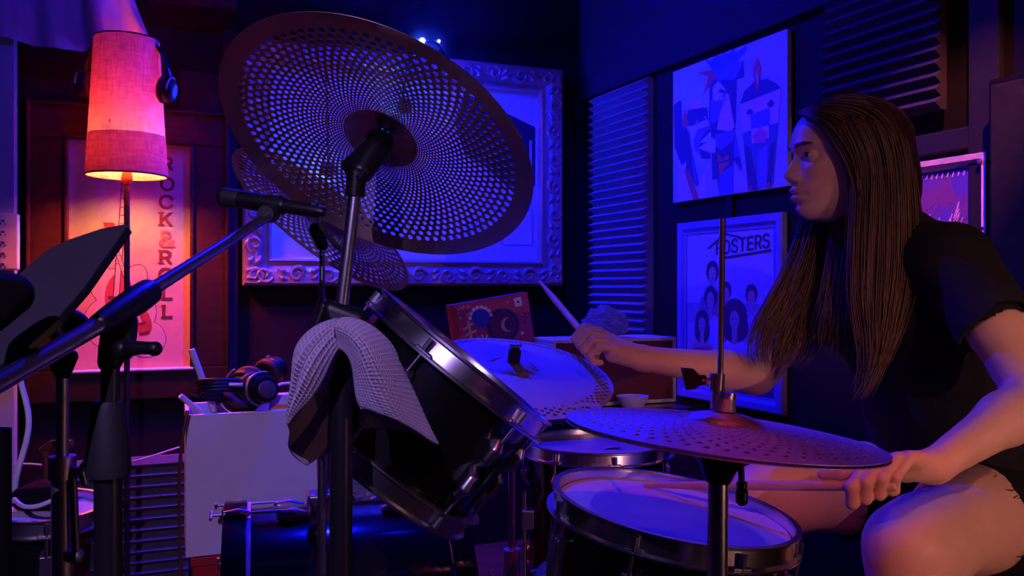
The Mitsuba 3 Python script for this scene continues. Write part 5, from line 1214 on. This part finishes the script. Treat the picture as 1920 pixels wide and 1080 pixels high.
def body_field(p):
    d = torso(p)
    d = s_min(d, chain(p, [NK0, (NK0 + NK1) / 2 + V(-.004, 0, 0), NK1], [.060, .049, .050], .02), .035)
    d = s_min(d, arms(p), .03); d = s_min(d, legs(p), .03)
    for H_, W in ((HN_, WRN), (HF_, WRF)):
        m = np.linalg.norm(p - W, axis=1) < .24
        if m.any(): d[m] = s_min(d[m], hand_field(p[m], H_), .012)
    m = np.linalg.norm(p - HEADC, axis=1) < .24
    if m.any(): d[m] = s_min(d[m], head_all(p[m]), .022)
    return d
def box_cut(m, boxes, keep_in=False):
    c = m.triangles_center; ins = np.zeros(len(c), bool)
    for lo, hi in boxes: ins |= ((c > lo) & (c < hi)).all(1)
    return trimesh.Trimesh(m.vertices, m.faces[ins if keep_in else ~ins], process=True)
def in_box(m, lo, hi): return box_cut(m, [(lo, hi)], True)
PERSON = thing('person', 'girl with long brown hair, black T-shirt and shorts, drumming with a stick in each hand', 'person')
hb_lo, hb_hi = HEADC + V(-.155, -.105, -.148), HEADC + V(.125, .105, .125)
nb_lo, nb_hi = np.min([WRN, C0N], 0) - V(.085, .085, .085), np.max([WRN, C0N], 0) + V(.03, .085, .075)
fb_lo, fb_hi = np.min([WRF, C0F], 0) - V(.085, .085, .085), np.max([WRF, C0F], 0) + V(.03, .085, .085)
pad = .006
coarse = surface_nets(body_field, V(.22, 1.05, -.02) - .0, V(1.12, 1.98, 1.42), .0085)
coarse = box_cut(coarse, [(hb_lo + pad, hb_hi - pad), (nb_lo + pad, nb_hi - pad), (fb_lo + pad, fb_hi - pad)])
parts_ = [coarse]
for lo, hi, h in ((hb_lo, hb_hi, .0020), (nb_lo, nb_hi, .0025), (fb_lo, fb_hi, .0027)):
    parts_.append(in_box(surface_nets(body_field, lo - .004, hi + .004, h), lo, hi))
bodym = trimesh.util.concatenate(parts_)
bv = bodym.vertices; bn = normals_of(body_field, bv)
q = hl(bv); col = np.tile([.70, .42, .29], (len(bv), 1))
n1 = meshkit.fbm(bv * 28, 3, 4)[:, None]; col = col * (.92 + .16 * n1)
lipm = (gz(np.abs(q[:, 1]), .021) * (gz(q[:, 2] + .068, .0055) + gz(q[:, 2] + .082, .006)) * (q[:, 0] > .085))[:, None]; lipm = np.clip(lipm * 1.2, 0, 1)
col = col * (1 - lipm * .75) + np.array([.50, .20, .20]) * lipm * .75
mouth = (gz(np.abs(q[:, 1]), .024) * gz(q[:, 2] + .0750, .0014) * (q[:, 0] > .085))[:, None]; col = col * (1 - .6 * np.clip(mouth, 0, 1))
chk = (gz(np.abs(q[:, 1]) - .048, .02) * gz(q[:, 2] + .035, .022) * (q[:, 0] > .03))[:, None]; col = col * (1 - .12 * chk * np.array([0, 1, .8]))
path = meshkit.write_ply((bv, bodym.faces), False, None, col, bn)
scene[PERSON + '__body'] = {'type': 'ply', 'filename': path, 'face_normals': False, 'bsdf': {'type': 'ref', 'id': 'skin'}}
labels[PERSON + '__body'] = {'label': 'bare skin of face, arms and legs'}
for s, e in zip((1, -1), EYES):
    ek = add(PERSON + '__eye', ball(e, .0122, 3), 'eye_white', True)
    gd = nrm(FWD * 1.0 + LEFT * .10 * 1 - UPH * .02)
    a_, b_, _ = basis(gd)
    add(ek + '__iris', put(lathe([(0, .0126), (.0030, .0125), (.0054, .0117), (.0056, .0112)], 24), mat4(a_, b_, gd, e)), 'eye_iris', True)
    lash = [e + HR @ (.0136 * V(math.sqrt(max(0, 1 - (y / .0136) ** 2 - .28 ** 2)), y / .0136, .28 - 9000 * 0)) + HR @ V(.0008, 0, -.06 * abs(y)) for y in np.linspace(-.0105, .0105, 12)]
    add(PERSON + '__eyelash', tube(np.array(lash), np.r_[.0004, np.full(10, .0011), .0004], 6), 'eye_iris', True)
    br = []
    for y in np.linspace(.010, .046, 14):
        c_ = .0150 + .0035 * math.sin((y - .010) / .036 * 2.6); pz = np.array([hw_(aa, s * y, c_) for aa in np.linspace(.05, .135, 120)])
        dd = head_all(pz); i = np.argmax(dd > 0); br.append(pz[i])
    hm = trimesh.util.concatenate([tube(np.array(br) + UPH * o, np.r_[.0010, np.full(9, .0020), .0018, .0015, .001, .0006], 6) for o in (-.0014, .0012)])
    scene[PERSON + '__eyebrow' + ('' if s == 1 else '_001')] = mikit.ply(hm, 'hair_brown', True, color=np.tile([.085, .042, .03], (len(hm.vertices), 1)))

# T-shirt
HEM = V(.88, 1.70, .60)
up_t = nrm(V(.772, 1.672, 1.02) - PEL)
def sleeve(p, S, E, ro, cut):
    ax_ = nrm(E - S); t = (p - S) @ ax_
    o = chain(p, [S, S + ax_ * cut], [.058, ro], .02); o = np.maximum(o, t - cut)
    i = cone(p, S + ax_ * (cut - .055), S + ax_ * (cut + .03), ro - .014, ro - .006)
    return o, i
def wr(p, amp=.005):
    return amp * (meshkit.noise(p * V(14, 14, 9) + meshkit.noise(p * 7, 3)[:, None] * 2.2, 8) - .5)
def shirt_field(p):
    d = torso(p, .013)
    for s in (-1, 1): d = s_min(d, cone(p, V(.86, 1.70, .76) + AX * s * .055, PEL + AX * s * .065 + V(-.01, 0, -.02), .112, .128), .04)
    o1, i1 = sleeve(p, SHN, ELN, .064, .150); o2, i2 = sleeve(p, SHF, ELF, .062, .165)
    d = s_min(d, o1, .03); d = s_min(d, o2, .03)
    d = s_min(d, cone(p, NK0 + V(0, 0, -.02), NK0 + V(-.004, 0, .018), .085, .070), .03)
    d = d + wr(p)
    d = np.maximum(d, -i1); d = np.maximum(d, -i2)
    d = np.maximum(d, -cone(p, NK0 + V(-.004, 0, .0), NK1, .066, .062))
    d = np.maximum(d, -((p - (PEL + V(0, 0, -.03))) @ up_t))
    return d
sm = surface_nets(shirt_field, V(.50, 1.36, .50), V(1.14, 1.98, 1.22), .006)
add(PERSON + '__t_shirt', sm, 'cloth_black', True); labels[PERSON + '__t_shirt'] = {'label': 'black short-sleeved T-shirt'}
def shorts_field(p):
    d = legs_only(p)
    d = s_min(d, cone(p, HIPN, HIPF, .118, .118), .05); d = s_min(d, cone(p, PEL + V(.03, 0, -.02), PEL + V(.0, 0, .03), .125, .118), .05)
    return d + wr(p, .004)
TN, TF = nrm(KNN - HIPN), nrm(KNF - HIPF)
CUTN, CUTF = np.linalg.norm(KNN - HIPN) * .44, np.linalg.norm(KNF - HIPF) * .55
def legs_only(p):
    a = cone(p, HIPN, HIPN + TN * CUTN, .112, .1015); a = np.maximum(a, (p - HIPN) @ TN - CUTN)
    b = cone(p, HIPF, HIPF + TF * CUTF, .112, .094); b = np.maximum(b, (p - HIPF) @ TF - CUTF)
    return np.minimum(a, b)
so = surface_nets(shorts_field, V(.55, 1.38, .44), V(1.12, 1.98, .76), .006)
add(PERSON + '__shorts', so, 'cloth_shorts', True); labels[PERSON + '__shorts'] = {'label': 'black denim shorts with frayed hems'}
fr = []
for Hh, Tt, Cc, rad, n in ((HIPF, TF, CUTF, .091, 46), (HIPN, TN, CUTN, .0985, 40)):
    a_, b_, _ = basis(Tt)
    for i in range(n):
        th = RNG.uniform(0, 2 * math.pi); d = math.cos(th) * a_ + math.sin(th) * b_
        p0 = Hh + Tt * (Cc - .004) + d * rad; L = RNG.uniform(.008, .028)
        fr.append(tube(curve([p0, p0 + Tt * L * .5 + d * .003 + RNG.normal(0, .002, 3), p0 + Tt * L + RNG.normal(0, .005, 3) + d * .001], 5), [.001, .001, .0009, .0008, .0005], 4))
add(PERSON + '__shorts__frayed_thread', cat_(*fr), 'cloth_shorts', True); labels[PERSON + '__shorts__frayed_thread'] = {'kind': 'stuff'}
for A_, dr_ in ((ANN, nrm(V(-.85, -.5, 0))), (ANF, nrm(V(-1, -.1, 0)))):
    add(PERSON + '__shoe', hull((A_ + V(0, 0, -.03), .045), (A_ + dr_ * .13 + V(0, 0, -.07), .036), (A_ - dr_ * .035 + V(0, 0, -.07), .038), (A_ + dr_ * .06 + V(0, 0, -.06), .042)), 'black_rubber', True)

# hair: a cap on the skull with a mass down the back, and locks over it
def hairline(c, b):
    g = np.interp(c, [-.2, -.07, -.038, -.006, .008, .034, .057, .077, .084, .11], [-.02, -.006, .000, .004, .014, .031, .046, .066, .088, .2])
    return g + .018 * np.clip(1 - (np.abs(b) / .035) ** 2, 0, 1) * (c > .05)
def hair_cap(p):
    q = hl(p); d = head_field(p) - .0105
    d = s_max(d, q[:, 0] - hairline(q[:, 2], q[:, 1]), .012)
    return d
HB = [hw_(-.055, 0, .02), hw_(-.070, 0, -.06), V(.752, 1.665, 1.115), V(.760, 1.66, 1.03)]
def hair_field(p):
    d = hair_cap(p)
    d = s_min(d, chain(p, HB, [.062, .056, .040, .025], .03), .03)
    for s in (1, -1):
        x = chain(p, [hw_(-.012, s * .066, .01), hw_(-.018, s * .074, -.05), hw_(-.012, s * .070, -.11)], [.020, .022, .02], .02)
        d = s_min(d, x, .02)
    q = hl(p)
    return np.maximum(d, -np.maximum(head_field(p), -.004) if False else d)
hm = surface_nets(hair_field, HEADC + V(-.14, -.15, -.26), HEADC + V(.23, .15, .13), .004)
HV, HC_ = [], []
class Locks:
    def __init__(s): s.v, s.f, s.c, s.n = [], [], [], 0
    def add(s, pts, r, col, sides=4):
        t = tube(pts, r, sides); s.v.append(t.vertices); s.f.append(t.faces + s.n); s.n += len(t.vertices)
        k = len(pts); fade = np.linspace(0, 1, k)[:, None] ** 1.6
        tip = np.asarray(col) * (.8 + 1.2 * fade) + fade * np.array([.05, .028, .012])
        s.c.append(np.vstack([np.repeat(tip, sides, 0), tip[:1], tip[-1:]]))
LK = Locks()
def sheet(A, B, n, depth, r0, seed, tips=(0.8, 1.0), wave=.006):
    rg = np.random.default_rng(seed); A, B = curve(PP(A), 30), curve(PP(B), 30)
    for i in range(n):
        s = rg.uniform(0, 1); e = rg.uniform(*tips); m = 20
        t = np.linspace(0, e, m); ii = t * 29; lo = np.clip(ii.astype(int), 0, 28); fr_ = (ii - lo)[:, None]
        a = A[lo] * (1 - fr_) + A[lo + 1] * fr_; b = B[lo] * (1 - fr_) + B[lo + 1] * fr_
        p = a * (1 - s) + b * s
        ph, fq = rg.uniform(0, 6.28), rg.uniform(4, 8)
        bulge = -depth * (1 - (2 * s - 1) ** 2) * np.minimum(1, t / .10) * np.interp(t, [0, .35, 1], [1, .7, .35]) - rg.uniform(0, .007)
        p[:, 1] += bulge + rg.normal(0, .006) * np.linspace(.2, 1, m)
        p[:, 0] += wave * t * np.sin(fq * t + ph) + rg.normal(0, .004) * t
        r = r0 * rg.uniform(.6, 1.3) * np.interp(t / e, [0, .1, .6, 1], [.7, 1, .9, .12])
        LK.add(p, r, np.array([.048, .022, .015]) * rg.uniform(.6, 1.35))
# near curtain, from the parting over the ear and down the chest
sheet([(1556, 200, 1.640), (1566, 248, 1.570), (1590, 300, 1.560), (1594, 380, 1.560), (1590, 470, 1.555), (1596, 590, 1.535), (1612, 690, 1.52), (1588, 752, 1.51)],
      [(1640, 184, 1.660), (1692, 240, 1.615), (1708, 320, 1.595), (1716, 420, 1.575), (1716, 510, 1.555), (1688, 610, 1.53), (1650, 690, 1.515), (1622, 742, 1.505)], 900, .040, .0021, 1, (.6, 1.0), .004)
# back of the head
sheet([(1640, 184, 1.640), (1692, 250, 1.610), (1708, 340, 1.600), (1718, 430, 1.60), (1728, 500, 1.60)],
      [(1630, 184, 1.69), (1698, 250, 1.68), (1710, 340, 1.70), (1718, 420, 1.70), (1726, 500, 1.69)], 300, .0, .0024, 2, (.8, 1.0), .003)
# crown from the parting backwards
sheet([(1506, 214, 1.636), (1530, 205, 1.600), (1580, 206, 1.575), (1640, 236, 1.566), (1690, 310, 1.580)],
      [(1512, 206, 1.652), (1560, 183, 1.650), (1620, 180, 1.650), (1672, 203, 1.650), (1704, 280, 1.640)], 420, .006, .0018, 3, (.85, 1.0), .001)
# temple hair drawn back from the hairline
sheet([(1500, 218, 1.625), (1530, 230, 1.588), (1558, 266, 1.572), (1582, 304, 1.564), (1598, 350, 1.558), (1602, 420, 1.556)],
      [(1500, 209, 1.640), (1540, 196, 1.606), (1590, 192, 1.585), (1648, 212, 1.570), (1684, 300, 1.570), (1690, 420, 1.566)], 420, .006, .0018, 4, (.85, 1.0), .001)
# far lock falling under the chin in front of the other shoulder
sheet([(1508, 330, 1.735), (1502, 400, 1.735), (1484, 470, 1.72), (1452, 540, 1.70), (1420, 600, 1.685), (1404, 655, 1.675), (1420, 690, 1.67)],
      [(1580, 330, 1.725), (1578, 420, 1.715), (1572, 480, 1.70), (1560, 550, 1.685), (1540, 620, 1.67), (1520, 670, 1.66), (1490, 694, 1.66)], 700, .014, .0021, 5, (.62, 1.0), .012)
# middle fill under the chin
sheet([(1560, 380, 1.66), (1556, 450, 1.645), (1545, 530, 1.63), (1530, 600, 1.62), (1520, 650, 1.62)],
      [(1610, 380, 1.62), (1610, 460, 1.60), (1600, 540, 1.58), (1600, 620, 1.565), (1600, 690, 1.56)], 260, .008, .0022, 6, (.6, 1.0), .008)
nv = np.array(hm.vertices); hc = np.tile([.036, .017, .012], (len(nv), 1)) * (.6 + .8 * meshkit.fbm(nv * V(160, 160, 12), 2, 5)[:, None])
Vv = np.vstack([nv] + LK.v); Ff = np.vstack([hm.faces] + [f + len(nv) for f in LK.f]); Cc = np.vstack([hc] + LK.c)
scene[PERSON + '__hair'] = mikit.ply((Vv, Ff), 'hair_brown', True, color=Cc); labels[PERSON + '__hair'] = {'label': 'long straight dark brown hair with lighter ends'}

# drumsticks
def drumstick(label, tip, c0, back):
    k = thing('drumstick', label, 'drumstick'); d = nrm(c0 - tip); a, b, n = basis(d); L = np.linalg.norm(c0 - tip) + back
    add(k, put(lathe([(0, 0), (.0030, .0008), (.0044, .004), (.0047, .007), (.0040, .011), (.0034, .014), (.0045, .03), (.0072, .10), (.0072, L - .002), (.0060, L), (0, L)], 24), mat4(a, b, n, tip)), 'hickory', 30)
drumstick('pale drumstick lying level over the snare drum, held in the girl’s near hand', TIPN, C0N, .03)
drumstick('drumstick raised behind the ride cymbal in the girl’s far hand', TIPF, C0F, .03)
# throne
k = thing('drum_throne', 'round black drum throne under the girl', 'stool')
tc = V(.945, 1.735, 0)
add(k + '__seat', put(lathe([(0, .395), (.15, .395), (.165, .405), (.168, .44), (.155, .462), (.08, .47), (0, .47)], 48), trimesh.transformations.translation_matrix(tc)), 'black_rubber', 40)
add(k + '__post', cyl(tc + V(0, 0, .10), tc + V(0, 0, .40), .014), 'chrome', 40); tripod(k, tc, .26, .155, .009, 'chrome', .2)
